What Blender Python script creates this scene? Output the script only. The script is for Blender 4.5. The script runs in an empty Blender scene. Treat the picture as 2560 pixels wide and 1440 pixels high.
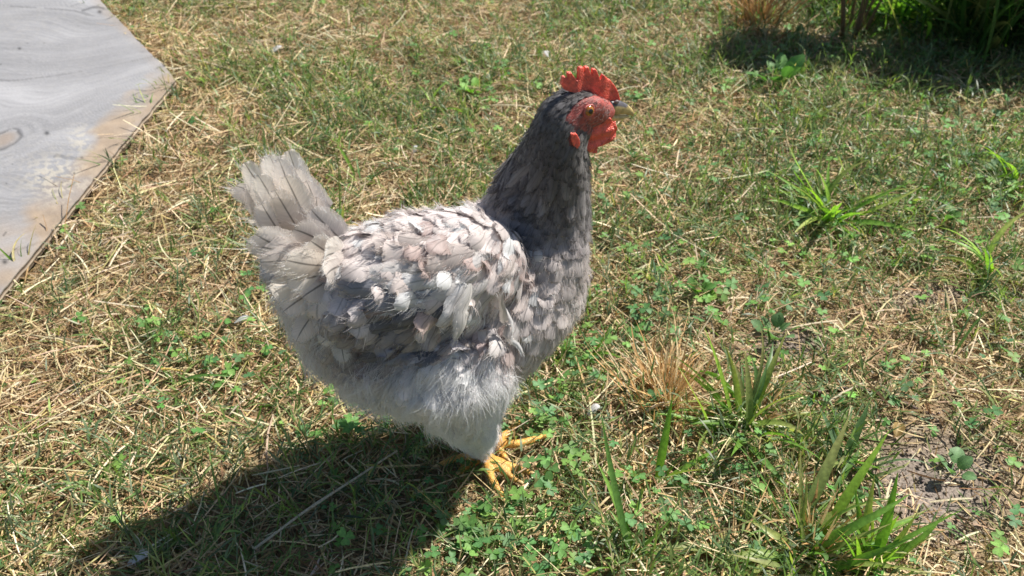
import bpy, bmesh, math, random
import numpy as np
from mathutils import Vector, Matrix
from mathutils.bvhtree import BVHTree

R = random.Random(7)
rng = np.random.default_rng(11)
scene = bpy.context.scene
C = scene.collection

# ------------------------------------------------------------------ camera
CH, TH, FP = 0.74, math.radians(38.0), 2217.0
SENS = 36.0
cam_d = bpy.data.cameras.new('camera')
cam_d.sensor_width = SENS
cam_d.lens = SENS * FP / 2560.0
cam_d.clip_start = 0.02
cam_d.clip_end = 400.0
cam_d.dof.use_dof = True
cam_d.dof.focus_distance = 0.80
cam_d.dof.aperture_fstop = 11.0
cam = bpy.data.objects.new('camera', cam_d)
cam.location = (0, 0, CH)
cam.rotation_euler = (math.pi / 2 - TH, 0, 0)
C.objects.link(cam)
scene.camera = cam

# ------------------------------------------------------------------ light
SUN = Vector((0.60, 0.35, 1.0)).normalized()
ELEV = math.asin(SUN.z)
AZ = math.atan2(SUN.x, SUN.y)
world = bpy.data.worlds.new('World')
scene.world = world
world.use_nodes = True
wn = world.node_tree
wn.nodes.clear()
wo = wn.nodes.new('ShaderNodeOutputWorld')
wb = wn.nodes.new('ShaderNodeBackground')
ws = wn.nodes.new('ShaderNodeTexSky')
ws.sky_type = 'NISHITA'
ws.sun_disc = False
ws.sun_elevation = ELEV
ws.sun_rotation = AZ
wb.inputs['Strength'].default_value = 0.068
wn.links.new(ws.outputs[0], wb.inputs['Color'])
wn.links.new(wb.outputs[0], wo.inputs['Surface'])
sun_d = bpy.data.lights.new('sun', 'SUN')
sun_d.energy = 5.0
sun_d.angle = math.radians(0.53)
sun_d.color = (1.0, 0.95, 0.87)
sun = bpy.data.objects.new('sun', sun_d)
sun.rotation_euler = SUN.to_track_quat('Z', 'Y').to_euler()
sun.location = (3, 2, 5)
C.objects.link(sun)
scene.view_settings.view_transform = 'Standard'
scene.view_settings.look = 'None'
scene.view_settings.exposure = 0.62
scene.view_settings.gamma = 1.0
scene.view_settings.use_curve_mapping = False
scene.cycles.max_bounces = 6
scene.cycles.diffuse_bounces = 3
scene.cycles.transmission_bounces = 4
scene.cycles.transparent_max_bounces = 12
scene.cycles.use_denoising = True
scene.cycles.denoising_prefilter = 'ACCURATE'

# ------------------------------------------------------------------ mapping helpers
CT, ST = math.cos(TH), math.sin(TH)

def W(px, py, y):
    """the point of the vertical plane at depth y seen in direction (px, py)"""
    a, b = (px - 1280) / FP, (720 - py) / FP
    dy = CT + b * ST
    dz = -ST + b * CT
    t = y / dy
    return Vector((a * t, y, CH + dz * t))

def G(px, py, z=0.0):
    a, b = (px - 1280) / FP, (720 - py) / FP
    dy = CT + b * ST
    dz = -ST + b * CT
    t = (z - CH) / dz
    return (a * t, dy * t)

def proj(x, y, z):
    zz = z - CH
    d = y * CT - zz * ST
    u = y * ST + zz * CT
    d = np.maximum(d, 1e-3)
    return 1280 + FP * x / d, 720 - FP * u / d

# ------------------------------------------------------------------ noise
def _hash(ix, iy, s):
    n = (ix.astype(np.int64) * 374761393 + iy.astype(np.int64) * 668265263 + s * 974711) & 0xffffffff
    n = ((n ^ (n >> 13)) * 1274126177) & 0xffffffff
    n = (n ^ (n >> 16)) & 0xffffffff
    return n.astype(np.float64) / 4294967295.0

def vnoise(x, y, s=0):
    x = np.asarray(x, float); y = np.asarray(y, float)
    ix, iy = np.floor(x), np.floor(y)
    fx, fy = x - ix, y - iy
    fx = fx * fx * (3 - 2 * fx); fy = fy * fy * (3 - 2 * fy)
    a = _hash(ix, iy, s); b = _hash(ix + 1, iy, s)
    c = _hash(ix, iy + 1, s); d = _hash(ix + 1, iy + 1, s)
    return (a * (1 - fx) + b * fx) * (1 - fy) + (c * (1 - fx) + d * fx) * fy

def fbm(x, y, s=0, o=4):
    t, a, n = 0, 0.5, 0
    for k in range(o):
        t = t + a * vnoise(x * 2 ** k + 17.3 * k, y * 2 ** k - 9.1 * k, s + k)
        n += a; a *= 0.5
    return t / n

def blob(u, v, cu, cv, ru, rv):
    return np.exp(-(((u - cu) / ru) ** 2 + ((v - cv) / rv) ** 2))

# ------------------------------------------------------------------ materials
def mat(name):
    m = bpy.data.materials.new(name)
    m.use_nodes = True
    n = m.node_tree
    n.nodes.clear()
    out = n.nodes.new('ShaderNodeOutputMaterial')
    return m, n, out

def N(n, t, **kw):
    nd = n.nodes.new(t)
    for k, v in kw.items():
        setattr(nd, k, v)
    return nd

def attr(n, name):
    a = n.nodes.new('ShaderNodeAttribute')
    a.attribute_name = name
    return a

def leaf_mat(name, transl=0.35, rough=0.5, noise_scale=300.0, warm=(1.0, 1.0, 0.6), var=0.25):
    m, n, out = mat(name)
    a = attr(n, 'Col')
    tc = N(n, 'ShaderNodeTexCoord')
    nz = N(n, 'ShaderNodeTexNoise'); nz.inputs['Scale'].default_value = noise_scale
    n.links.new(tc.outputs['Object'], nz.inputs['Vector'])
    mr = N(n, 'ShaderNodeMapRange')
    mr.inputs['To Min'].default_value = 1 - var; mr.inputs['To Max'].default_value = 1 + var
    mr.inputs['From Min'].default_value = 0.3; mr.inputs['From Max'].default_value = 0.7
    n.links.new(nz.outputs['Fac'], mr.inputs['Value'])
    mul = N(n, 'ShaderNodeVectorMath', operation='SCALE')
    n.links.new(a.outputs['Color'], mul.inputs[0]); n.links.new(mr.outputs[0], mul.inputs['Scale'])
    p = N(n, 'ShaderNodeBsdfPrincipled')
    p.inputs['Roughness'].default_value = rough
    p.inputs['Specular IOR Level'].default_value = 0.35
    n.links.new(mul.outputs[0], p.inputs['Base Color'])
    tr = N(n, 'ShaderNodeBsdfTranslucent')
    wm = N(n, 'ShaderNodeVectorMath', operation='MULTIPLY')
    wm.inputs[1].default_value = (warm[0] * 1.5, warm[1] * 1.5, warm[2] * 1.5)
    n.links.new(mul.outputs[0], wm.inputs[0]); n.links.new(wm.outputs[0], tr.inputs['Color'])
    mx = N(n, 'ShaderNodeMixShader'); mx.inputs[0].default_value = transl
    n.links.new(p.outputs[0], mx.inputs[1]); n.links.new(tr.outputs[0], mx.inputs[2])
    n.links.new(mx.outputs[0], out.inputs['Surface'])
    return m

M_green = leaf_mat('grass_green', 0.38, 0.42, 250, (0.95, 1.1, 0.45))
M_straw = leaf_mat('straw', 0.15, 0.55, 500, (1.0, 0.9, 0.7), 0.3)
M_clover = leaf_mat('clover_green', 0.3, 0.55, 600, (0.9, 1.1, 0.5), 0.2)

def feather_mat(name='feather_vane', transl=0.24, shaft=0.6):
    m, n, out = mat(name)
    col = attr(n, 'Col')
    f = attr(n, 'fuv')          # x across (-1..1), y along (m*100), z random
    sep = N(n, 'ShaderNodeSeparateXYZ')
    n.links.new(f.outputs['Vector'], sep.inputs[0])
    ab = N(n, 'ShaderNodeMath', operation='ABSOLUTE'); n.links.new(sep.outputs[0], ab.inputs[0])
    k = N(n, 'ShaderNodeMath', operation='MULTIPLY'); k.inputs[1].default_value = 0.75
    n.links.new(ab.outputs[0], k.inputs[0])
    ph = N(n, 'ShaderNodeMath', operation='SUBTRACT')
    n.links.new(sep.outputs[1], ph.inputs[0]); n.links.new(k.outputs[0], ph.inputs[1])
    cb = N(n, 'ShaderNodeCombineXYZ')
    s1 = N(n, 'ShaderNodeMath', operation='MULTIPLY'); s1.inputs[1].default_value = 9.0
    n.links.new(ph.outputs[0], s1.inputs[0])
    s2 = N(n, 'ShaderNodeMath', operation='MULTIPLY'); s2.inputs[1].default_value = 1.2
    n.links.new(sep.outputs[0], s2.inputs[0])
    s3 = N(n, 'ShaderNodeMath', operation='MULTIPLY'); s3.inputs[1].default_value = 57.0
    n.links.new(sep.outputs[2], s3.inputs[0])
    n.links.new(s1.outputs[0], cb.inputs[0]); n.links.new(s2.outputs[0], cb.inputs[1]); n.links.new(s3.outputs[0], cb.inputs[2])
    nz = N(n, 'ShaderNodeTexNoise'); nz.inputs['Scale'].default_value = 1.0; nz.inputs['Detail'].default_value = 3.0
    n.links.new(cb.outputs[0], nz.inputs['Vector'])
    mr = N(n, 'ShaderNodeMapRange')
    mr.inputs['From Min'].default_value = 0.28; mr.inputs['From Max'].default_value = 0.72
    mr.inputs['To Min'].default_value = 0.88; mr.inputs['To Max'].default_value = 1.10
    n.links.new(nz.outputs['Fac'], mr.inputs['Value'])
    # shaft: thin darker line
    sh = N(n, 'ShaderNodeMapRange')
    sh.inputs['From Min'].default_value = 0.02; sh.inputs['From Max'].default_value = 0.09
    sh.inputs['To Min'].default_value = shaft; sh.inputs['To Max'].default_value = 1.0
    n.links.new(ab.outputs[0], sh.inputs['Value'])
    mm = N(n, 'ShaderNodeMath', operation='MULTIPLY')
    n.links.new(mr.outputs[0], mm.inputs[0]); n.links.new(sh.outputs[0], mm.inputs[1])
    mul = N(n, 'ShaderNodeVectorMath', operation='SCALE')
    n.links.new(col.outputs['Color'], mul.inputs[0]); n.links.new(mm.outputs[0], mul.inputs['Scale'])
    bp = N(n, 'ShaderNodeBump'); bp.inputs['Strength'].default_value = 0.3; bp.inputs['Distance'].default_value = 0.0004
    n.links.new(nz.outputs['Fac'], bp.inputs['Height'])
    p = N(n, 'ShaderNodeBsdfPrincipled')
    p.inputs['Roughness'].default_value = 0.52
    p.inputs['Specular IOR Level'].default_value = 0.3
    p.inputs['Sheen Weight'].default_value = 0.25
    n.links.new(mul.outputs[0], p.inputs['Base Color']); n.links.new(bp.outputs[0], p.inputs['Normal'])
    tr = N(n, 'ShaderNodeBsdfTranslucent')
    n.links.new(mul.outputs[0], tr.inputs['Color'])
    mx = N(n, 'ShaderNodeMixShader'); mx.inputs[0].default_value = transl
    n.links.new(p.outputs[0], mx.inputs[1]); n.links.new(tr.outputs[0], mx.inputs[2])
    # loose barbs at the rim let light and what lies below through
    e1 = N(n, 'ShaderNodeMapRange', interpolation_type='SMOOTHSTEP')
    e1.inputs['From Min'].default_value = 0.60; e1.inputs['From Max'].default_value = 1.0
    e1.inputs['To Min'].default_value = 0.0; e1.inputs['To Max'].default_value = 0.8
    n.links.new(ab.outputs[0], e1.inputs['Value'])
    em = N(n, 'ShaderNodeMath', operation='MULTIPLY'); em.use_clamp = True
    n.links.new(e1.outputs[0], em.inputs[0])
    nm = N(n, 'ShaderNodeMapRange')
    nm.inputs['From Min'].default_value = 0.35; nm.inputs['From Max'].default_value = 0.65
    n.links.new(nz.outputs['Fac'], nm.inputs['Value']); n.links.new(nm.outputs[0], em.inputs[1])
    iv = N(n, 'ShaderNodeMath', operation='SUBTRACT'); iv.inputs[0].default_value = 1.0
    n.links.new(em.outputs[0], iv.inputs[1])
    al = N(n, 'ShaderNodeMath', operation='MULTIPLY'); n.links.new(iv.outputs[0], al.inputs[0]); n.links.new(col.outputs['Alpha'], al.inputs[1])
    tp = N(n, 'ShaderNodeBsdfTransparent')
    m2 = N(n, 'ShaderNodeMixShader')
    n.links.new(al.outputs[0], m2.inputs[0]); n.links.new(tp.outputs[0], m2.inputs[1]); n.links.new(mx.outputs[0], m2.inputs[2])
    n.links.new(m2.outputs[0], out.inputs['Surface'])
    return m

M_feather = feather_mat()
M_tail = feather_mat('tail_vane', 0.45, 0.3)

def hair_mat(name, transl=0.4):
    m, n, out = mat(name)
    a = attr(n, 'Col')
    p = N(n, 'ShaderNodeBsdfPrincipled'); p.inputs['Roughness'].default_value = 0.5
    p.inputs['Specular IOR Level'].default_value = 0.3
    n.links.new(a.outputs['Color'], p.inputs['Base Color'])
    tr = N(n, 'ShaderNodeBsdfTranslucent'); n.links.new(a.outputs['Color'], tr.inputs['Color'])
    mx = N(n, 'ShaderNodeMixShader'); mx.inputs[0].default_value = transl
    n.links.new(p.outputs[0], mx.inputs[1]); n.links.new(tr.outputs[0], mx.inputs[2])
    n.links.new(mx.outputs[0], out.inputs['Surface'])
    return m

M_down = hair_mat('down', 0.45)

def skin_mat(name, color=None, rough=0.45, bump=0.6, scale=900.0, sss=0.15, wave=None):
    m, n, out = mat(name)
    p = N(n, 'ShaderNodeBsdfPrincipled'); p.inputs['Roughness'].default_value = rough
    p.inputs['Subsurface Weight'].default_value = sss
    p.inputs['Subsurface Radius'].default_value = (1.0, 0.3, 0.15)
    p.inputs['Subsurface Scale'].default_value = 0.003
    tc = N(n, 'ShaderNodeTexCoord')
    nz = N(n, 'ShaderNodeTexVoronoi'); nz.inputs['Scale'].default_value = scale
    n.links.new(tc.outputs['Object'], nz.inputs['Vector'])
    n2 = N(n, 'ShaderNodeTexNoise'); n2.inputs['Scale'].default_value = 220.0
    n.links.new(tc.outputs['Object'], n2.inputs['Vector'])
    mr = N(n, 'ShaderNodeMapRange'); mr.inputs['To Min'].default_value = 0.68; mr.inputs['To Max'].default_value = 1.25
    mr.inputs['From Min'].default_value = 0.3; mr.inputs['From Max'].default_value = 0.7
    n.links.new(n2.outputs['Fac'], mr.inputs['Value'])
    mul = N(n, 'ShaderNodeVectorMath', operation='SCALE')
    if color is None:
        a = attr(n, 'Col'); n.links.new(a.outputs['Color'], mul.inputs[0])
    else:
        mul.inputs[0].default_value = color
    n.links.new(mr.outputs[0], mul.inputs['Scale'])
    n.links.new(mul.outputs[0], p.inputs['Base Color'])
    bp = N(n, 'ShaderNodeBump'); bp.inputs['Strength'].default_value = bump; bp.inputs['Distance'].default_value = 0.0008
    n.links.new(nz.outputs['Distance'], bp.inputs['Height'])
    n.links.new(bp.outputs[0], p.inputs['Normal'])
    n.links.new(p.outputs[0], out.inputs['Surface'])
    return m

M_body = skin_mat('hen_body', None, 0.6, 0.4, 1100.0, 0.05)
M_comb = skin_mat('comb_skin', (0.82, 0.14, 0.095), 0.36, 0.9, 1000.0, 0.3)
M_beak = skin_mat('beak_horn', None, 0.35, 0.1, 300.0, 0.1)

def leg_mat():
    m, n, out = mat('leg_scales')
    a = attr(n, 'Col')
    tc = N(n, 'ShaderNodeTexCoord')
    mp = N(n, 'ShaderNodeMapping'); mp.inputs['Scale'].default_value = (430, 260, 430)
    n.links.new(tc.outputs['Object'], mp.inputs['Vector'])
    vo = N(n, 'ShaderNodeTexVoronoi'); vo.feature = 'DISTANCE_TO_EDGE'; vo.inputs['Scale'].default_value = 1.0
    n.links.new(mp.outputs[0], vo.inputs['Vector'])
    mr = N(n, 'ShaderNodeMapRange'); mr.inputs['From Max'].default_value = 0.18; mr.inputs['To Min'].default_value = 0.72; mr.inputs['To Max'].default_value = 1.1
    n.links.new(vo.outputs['Distance'], mr.inputs['Value'])
    nz = N(n, 'ShaderNodeTexNoise'); nz.inputs['Scale'].default_value = 90.0; nz.inputs['Detail'].default_value = 4
    n.links.new(tc.outputs['Object'], nz.inputs['Vector'])
    m2 = N(n, 'ShaderNodeMapRange'); m2.inputs['From Min'].default_value = 0.35; m2.inputs['From Max'].default_value = 0.6; m2.inputs['To Min'].default_value = 0.7; m2.inputs['To Max'].default_value = 1.08
    n.links.new(nz.outputs['Fac'], m2.inputs['Value'])
    mm = N(n, 'ShaderNodeMath', operation='MULTIPLY'); n.links.new(mr.outputs[0], mm.inputs[0]); n.links.new(m2.outputs[0], mm.inputs[1])
    mul = N(n, 'ShaderNodeVectorMath', operation='SCALE')
    n.links.new(a.outputs['Color'], mul.inputs[0]); n.links.new(mm.outputs[0], mul.inputs['Scale'])
    p = N(n, 'ShaderNodeBsdfPrincipled'); p.inputs['Roughness'].default_value = 0.5
    bp = N(n, 'ShaderNodeBump'); bp.inputs['Strength'].default_value = 0.7; bp.inputs['Distance'].default_value = 0.0008
    n.links.new(mr.outputs[0], bp.inputs['Height']); n.links.new(bp.outputs[0], p.inputs['Normal'])
    n.links.new(mul.outputs[0], p.inputs['Base Color']); n.links.new(p.outputs[0], out.inputs['Surface'])
    return m

def simple(name, color, rough=0.4, spec=0.5):
    m, n, out = mat(name)
    p = N(n, 'ShaderNodeBsdfPrincipled')
    nz = N(n, 'ShaderNodeTexNoise'); nz.inputs['Scale'].default_value = 400
    tc = N(n, 'ShaderNodeTexCoord'); n.links.new(tc.outputs['Object'], nz.inputs['Vector'])
    mr = N(n, 'ShaderNodeMapRange'); mr.inputs['To Min'].default_value = 0.8; mr.inputs['To Max'].default_value = 1.2
    n.links.new(nz.outputs['Fac'], mr.inputs['Value'])
    mul = N(n, 'ShaderNodeVectorMath', operation='SCALE'); mul.inputs[0].default_value = color
    n.links.new(mr.outputs[0], mul.inputs['Scale']); n.links.new(mul.outputs[0], p.inputs['Base Color'])
    p.inputs['Roughness'].default_value = rough; p.inputs['Specular IOR Level'].default_value = spec
    n.links.new(p.outputs[0], out.inputs['Surface'])
    return m

M_pupil = simple('pupil', (0.004, 0.004, 0.004), 0.08, 0.8)
M_iris = simple('iris', (0.30, 0.11, 0.015), 0.12, 0.8)
M_claw = simple('claw', (0.55, 0.38, 0.18), 0.4)

# ------------------------------------------------------------------ mesh helpers
def new_mesh(name, V, F, material, parent=None, col=None, fuv=None, smooth=True, mats=None, midx=None):
    me = bpy.data.meshes.new(name)
    V = np.asarray(V, np.float32)
    if isinstance(F, list) and len(F) and not isinstance(F[0], np.ndarray):
        me.from_pydata([tuple(map(float, v)) for v in V], [], F)
    else:
        blocks = F if isinstance(F, list) else [F]
        blocks = [b for b in blocks if len(b)]
        nl = sum(b.size for b in blocks); nf = sum(len(b) for b in blocks)
        me.vertices.add(len(V)); me.vertices.foreach_set('co', V.ravel())
        me.loops.add(nl); me.loops.foreach_set('vertex_index', np.concatenate([b.ravel() for b in blocks]).astype(np.int32))
        sizes = np.concatenate([np.full(len(b), b.shape[1], np.int32) for b in blocks])
        st = np.concatenate([[0], np.cumsum(sizes)[:-1]]).astype(np.int32)
        me.polygons.add(nf)
        me.polygons.foreach_set('loop_start', st)
        me.update(calc_edges=True)
        me.validate(verbose=False) if False else None
    if smooth:
        me.polygons.foreach_set('use_smooth', np.ones(len(me.polygons), bool))
    if col is not None:
        col = np.asarray(col, np.float32)
        if col.shape[1] == 3:
            col = np.concatenate([col, np.ones((len(col), 1), np.float32)], 1)
        a = me.attributes.new('Col', 'FLOAT_COLOR', 'POINT')
        a.data.foreach_set('color', col.ravel())
    if fuv is not None:
        a = me.attributes.new('fuv', 'FLOAT_VECTOR', 'POINT')
        a.data.foreach_set('vector', np.asarray(fuv, np.float32).ravel())
    for mm in (mats or [material]):
        me.materials.append(mm)
    if midx is not None:
        me.polygons.foreach_set('material_index', np.asarray(midx, np.int32))
    o = bpy.data.objects.new(name, me)
    C.objects.link(o)
    if parent is not None:
        o.parent = parent
        o.matrix_parent_inverse = Matrix.Translation(-parent.location)
    return o

def empty(name, loc, label, cat, group=None):
    o = bpy.data.objects.new(name, None)
    o.location = loc
    o.empty_display_size = 0.02
    C.objects.link(o)
    o['label'] = label; o['category'] = cat
    if group: o['group'] = group
    return o

def tag(o, label=None, cat=None, group=None, kind=None):
    if label: o['label'] = label
    if cat: o['category'] = cat
    if group: o['group'] = group
    if kind: o['kind'] = kind
    return o

def loft(pts, ra, rb, side=Vector((0, 1, 0)), n=24, power=2.0, cap=True):
    """tube through pts; ra = radius in the plane perpendicular to side, rb = radius along side"""
    V, F = [], []
    m = len(pts)
    for i in range(m):
        t = (pts[min(i + 1, m - 1)] - pts[max(i - 1, 0)]).normalized()
        s = (side - t * side.dot(t)).normalized()
        u = s.cross(t).normalized()
        for k in range(n):
            a = 2 * math.pi * k / n
            c, d = math.cos(a), math.sin(a)
            e = 2.0 / power
            c2 = math.copysign(abs(c) ** e, c); d2 = math.copysign(abs(d) ** e, d)
            V.append(pts[i] + u * (ra[i] * c2) + s * (rb[i] * d2))
    for i in range(m - 1):
        for k in range(n):
            k2 = (k + 1) % n
            F.append((i * n + k, i * n + k2, (i + 1) * n + k2, (i + 1) * n + k))
    if cap:
        F.append(tuple(reversed(range(n))))
        F.append(tuple((m - 1) * n + k for k in range(n)))
    return V, F

def spline(P, k=6):
    """Catmull-Rom through rows of P (list of tuples)"""
    P = np.array(P, float)
    Q = np.vstack([2 * P[0] - P[1], P, 2 * P[-1] - P[-2]])
    out = []
    for i in range(1, len(Q) - 2):
        for j in range(k):
            t = j / k
            a, b, c, d = Q[i - 1], Q[i], Q[i + 1], Q[i + 2]
            out.append(0.5 * ((2 * b) + (c - a) * t + (2 * a - 5 * b + 4 * c - d) * t ** 2 + (3 * b - a - 3 * c + d) * t ** 3))
    out.append(Q[-2])
    return np.array(out)

def remeshed(name, parts, voxel, smooth_it=6, fac=0.5):
    """union of closed shells as ONE continuous mesh"""
    V, F = [], []
    for v, f in parts:
        o = len(V)
        V += [tuple(p) for p in v]
        F += [tuple(i + o for i in q) for q in f]
    me = bpy.data.meshes.new('tmp'); me.from_pydata(V, [], F)
    bm = bmesh.new(); bm.from_mesh(me)
    bmesh.ops.recalc_face_normals(bm, faces=bm.faces); bm.to_mesh(me); bm.free()
    ob = bpy.data.objects.new('tmp', me); C.objects.link(ob)
    md = ob.modifiers.new('r', 'REMESH'); md.mode = 'VOXEL'; md.voxel_size = voxel
    ms = ob.modifiers.new('s', 'SMOOTH'); ms.iterations = smooth_it; ms.factor = fac
    dg = bpy.context.evaluated_depsgraph_get()
    res = bpy.data.meshes.new_from_object(ob.evaluated_get(dg))
    bpy.data.objects.remove(ob)
    bpy.data.meshes.remove(me)
    res.name = name
    return res

# ------------------------------------------------------------------ ground
BOARD = [G(440, 198, 0.02), G(-330, 1135, 0.02), G(-900, 560, 0.02), G(-95, -350, 0.02)]   # corners C, A, F, E on the ground

def board_sd(x, y):
    """signed distance-like value, >0 inside the board"""
    d = None
    p = BOARD
    area = sum(p[i][0] * p[(i + 1) % 4][1] - p[(i + 1) % 4][0] * p[i][1] for i in range(4))
    sg = 1 if area > 0 else -1
    for i in range(4):
        x0, y0 = p[i]; x1, y1 = p[(i + 1) % 4]
        L = math.hypot(x1 - x0, y1 - y0)
        e = sg * ((x1 - x0) * (y - y0) - (y1 - y0) * (x - x0)) / L
        d = e if d is None else np.minimum(d, e)
    return d

def soil_mask(x, y):
    u, v = proj(x, y, 0 * x)
    w = 70 * (fbm(x * 9, y * 9, 40) - 0.5)
    m = np.maximum(blob(u + w, v - w, 2330, 1220, 230, 190) * 0.95, blob(u + w, v, 1960, 870, 150, 60) * 0.8)
    m = np.maximum(m, blob(u, v + w, 2330, 740, 170, 50) * 0.7)
    m = np.maximum(m, blob(u, v + w, 1760, 1290, 140, 60) * 0.6)
    return np.clip(m * 1.6 - 0.35, 0, 1)

def height(x, y):
    h = 0.016 * (fbm(x * 5, y * 5, 3, 3) - 0.5) + 0.006 * (fbm(x * 26, y * 26, 9, 3) - 0.5)
    b = np.clip(board_sd(x, y) * 20 + 1, 0, 1)
    f = np.exp(-(((x + 0.02) ** 2 + (y - 0.655) ** 2) / 0.08 ** 2))
    return h * (1 - b) * (1 - 0.9 * f) - 0.004 * b

def build_ground():
    def axis(lo, hi, step, far):
        core = np.arange(lo, hi, step)
        out, s, p = [], step, hi
        while p < far:
            s *= 1.25; p += s; out.append(p)
        left, s, p = [], step, lo
        while p > -far:
            s *= 1.25; p -= s; left.append(p)
        return np.array(left[::-1] + list(core) + out)
    xs = axis(-1.5, 1.5, 0.006, 60); ys = axis(0.35, 2.6, 0.0065, 60)
    X, Y = np.meshgrid(xs, ys)
    x, y = X.ravel(), Y.ravel()
    near = np.exp(-np.maximum(0, np.hypot(x, y - 1.3) - 2.5) / 2)
    soil = soil_mask(x, y)
    fine = 0.004 * (fbm(x * 95, y * 95, 21, 3) - 0.5) * (0.6 + soil) + 0.003 * (vnoise(x * 210, y * 210, 5) - 0.5) * soil
    z = (height(x, y) + fine * (board_sd(x, y) < 0)) * near
    n1 = fbm(x * 12, y * 12, 50, 4)[:, None]; n2 = fbm(x * 130, y * 130, 70, 3)[:, None]
    thatch = np.array([0.24, 0.175, 0.10]) * (0.5 + 1.0 * n2) * (0.7 + 0.6 * n1)
    dirt = np.array([0.235, 0.195, 0.165]) * (0.65 + 0.7 * n2)
    g = np.array([0.13, 0.125, 0.05]) * (0.6 + 0.8 * n2)
    far = np.clip((np.hypot(x, y) - 1.5) / 5, 0, 1)[:, None]
    col = thatch * (1 - soil[:, None]) + dirt * soil[:, None]
    col = col * (1 - far) + g * far
    ny, nx = X.shape
    idx = np.arange(nx * ny).reshape(ny, nx)
    F = np.stack([idx[:-1, :-1], idx[:-1, 1:], idx[1:, 1:], idx[1:, :-1]], -1).reshape(-1, 4)
    m, n, out = mat('soil_and_thatch')
    a = attr(n, 'Col')
    tc = N(n, 'ShaderNodeTexCoord')
    nz = N(n, 'ShaderNodeTexNoise'); nz.inputs['Scale'].default_value = 350; nz.inputs['Detail'].default_value = 4
    n.links.new(tc.outputs['Object'], nz.inputs['Vector'])
    mr = N(n, 'ShaderNodeMapRange'); mr.inputs['From Min'].default_value = 0.3; mr.inputs['From Max'].default_value = 0.7
    mr.inputs['To Min'].default_value = 0.6; mr.inputs['To Max'].default_value = 1.4
    n.links.new(nz.outputs['Fac'], mr.inputs['Value'])
    mul = N(n, 'ShaderNodeVectorMath', operation='SCALE')
    n.links.new(a.outputs['Color'], mul.inputs[0]); n.links.new(mr.outputs[0], mul.inputs['Scale'])
    p = N(n, 'ShaderNodeBsdfPrincipled'); p.inputs['Roughness'].default_value = 0.95; p.inputs['Specular IOR Level'].default_value = 0.1
    bp = N(n, 'ShaderNodeBump'); bp.inputs['Strength'].default_value = 0.8; bp.inputs['Distance'].default_value = 0.002
    n.links.new(nz.outputs['Fac'], bp.inputs['Height']); n.links.new(bp.outputs[0], p.inputs['Normal'])
    n.links.new(mul.outputs[0], p.inputs['Base Color']); n.links.new(p.outputs[0], out.inputs['Surface'])
    o = new_mesh('ground', np.stack([x, y, z], 1), F, m, col=col)
    tag(o, 'dry brown lawn soil under straw and grass', kind='structure')

build_ground()

# ------------------------------------------------------------------ strips (blades, straw)
def strips(P, az, e0, bend, L, Wd, seg, color, taper=1.0, azbend=None, roll=None, across=2, base_w=0.6, tipcol=None, round_tip=False):
    """n blades; elevation e0 falls by bend along the length. Returns V, F blocks, col"""
    n = len(P)
    azbend = np.zeros(n) if azbend is None else azbend
    roll = np.zeros(n) if roll is None else roll
    ts = np.linspace(0, 1, seg + 1)
    pos = np.array(P, float)
    rows, cols = [], []
    prev = pos.copy()
    for i, t in enumerate(ts):
        if i > 0:
            tm = (t + ts[i - 1]) / 2
            e = e0 - bend * tm; a = az + azbend * tm
            d = np.stack([np.cos(e) * np.cos(a), np.cos(e) * np.sin(a), np.sin(e)], 1)
            prev = prev + d * (L / seg)[:, None]
        a = az + azbend * t; e = e0 - bend * t
        side = np.stack([-np.sin(a), np.cos(a), 0 * a], 1)
        up = np.stack([-np.sin(e) * np.cos(a), -np.sin(e) * np.sin(a), np.cos(e)], 1)
        sd = side * np.cos(roll)[:, None] + up * np.sin(roll)[:, None]
        nn = up * np.cos(roll)[:, None] - side * np.sin(roll)[:, None]
        if taper > 0:
            w = (base_w + (1 - base_w) * min(1, t / 0.3)) * (1 - max(0, (t - 0.35) / 0.65) ** 1.6 * taper)
        else:
            w = 1.0
        hw = (Wd * 0.5 * w)[:, None]
        c = color if tipcol is None else color * (1 - t) + tipcol * t
        if across == 2:
            rows += [prev - sd * hw, prev + sd * hw]; cols += [c, c]
        else:
            fold = nn * hw * 0.35
            rows += [prev - sd * hw + fold, prev, prev + sd * hw + fold]
            cols += [c * 0.95, c * 1.1, c * 0.95]
    V = np.stack(rows, 1)            # n, rows, 3
    CC = np.stack(cols, 1)
    nv = V.shape[1]
    base = (np.arange(n) * nv)[:, None]
    F = []
    for i in range(seg):
        for j in range(across - 1):
            a0 = i * across + j
            F.append(base + np.array([a0, a0 + 1, a0 + across + 1, a0 + across]))
    F = np.concatenate(F, 0)
    return V.reshape(-1, 3), F, CC.reshape(-1, 3)

def join(parts):
    V, F, K, o = [], [], [], 0
    for v, f, c in parts:
        V.append(v); F.append(f + o); K.append(c); o += len(v)
    return np.concatenate(V), np.concatenate(F), np.concatenate(K)

def scatter(n, dens, xr=(-1.9, 1.9), yr=(0.3, 3.0), inner=True, margin=-0.004):
    """points on the lawn; thinner outside the photograph's view"""
    out = []
    tot = 0
    while tot < n:
        m = n * 3
        # uniform in a fan around the viewer so near ground gets its share
        y = rng.uniform(yr[0], yr[1], m)
        half = 0.16 + 0.66 * y + 0.25
        x = rng.uniform(-1, 1, m) * half
        keep = rng.uniform(0, 1, m) < half / (0.16 + 0.66 * yr[1] + 0.25)
        x, y = x[keep], y[keep]
        u, v = proj(x, y, 0 * x)
        p = np.clip(dens(x, y, u, v), 0, 1)
        inside = (u > -120) & (u < 2680) & (v > -200) & (v < 1600)
        p = p * np.where(inside, 1, 0.45)
        p = p * (board_sd(x, y) < margin)
        k = rng.uniform(0, 1, len(x)) < p
        out.append(np.stack([x[k], y[k]], 1)); tot += k.sum()
    return np.concatenate(out)[:n]

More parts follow.
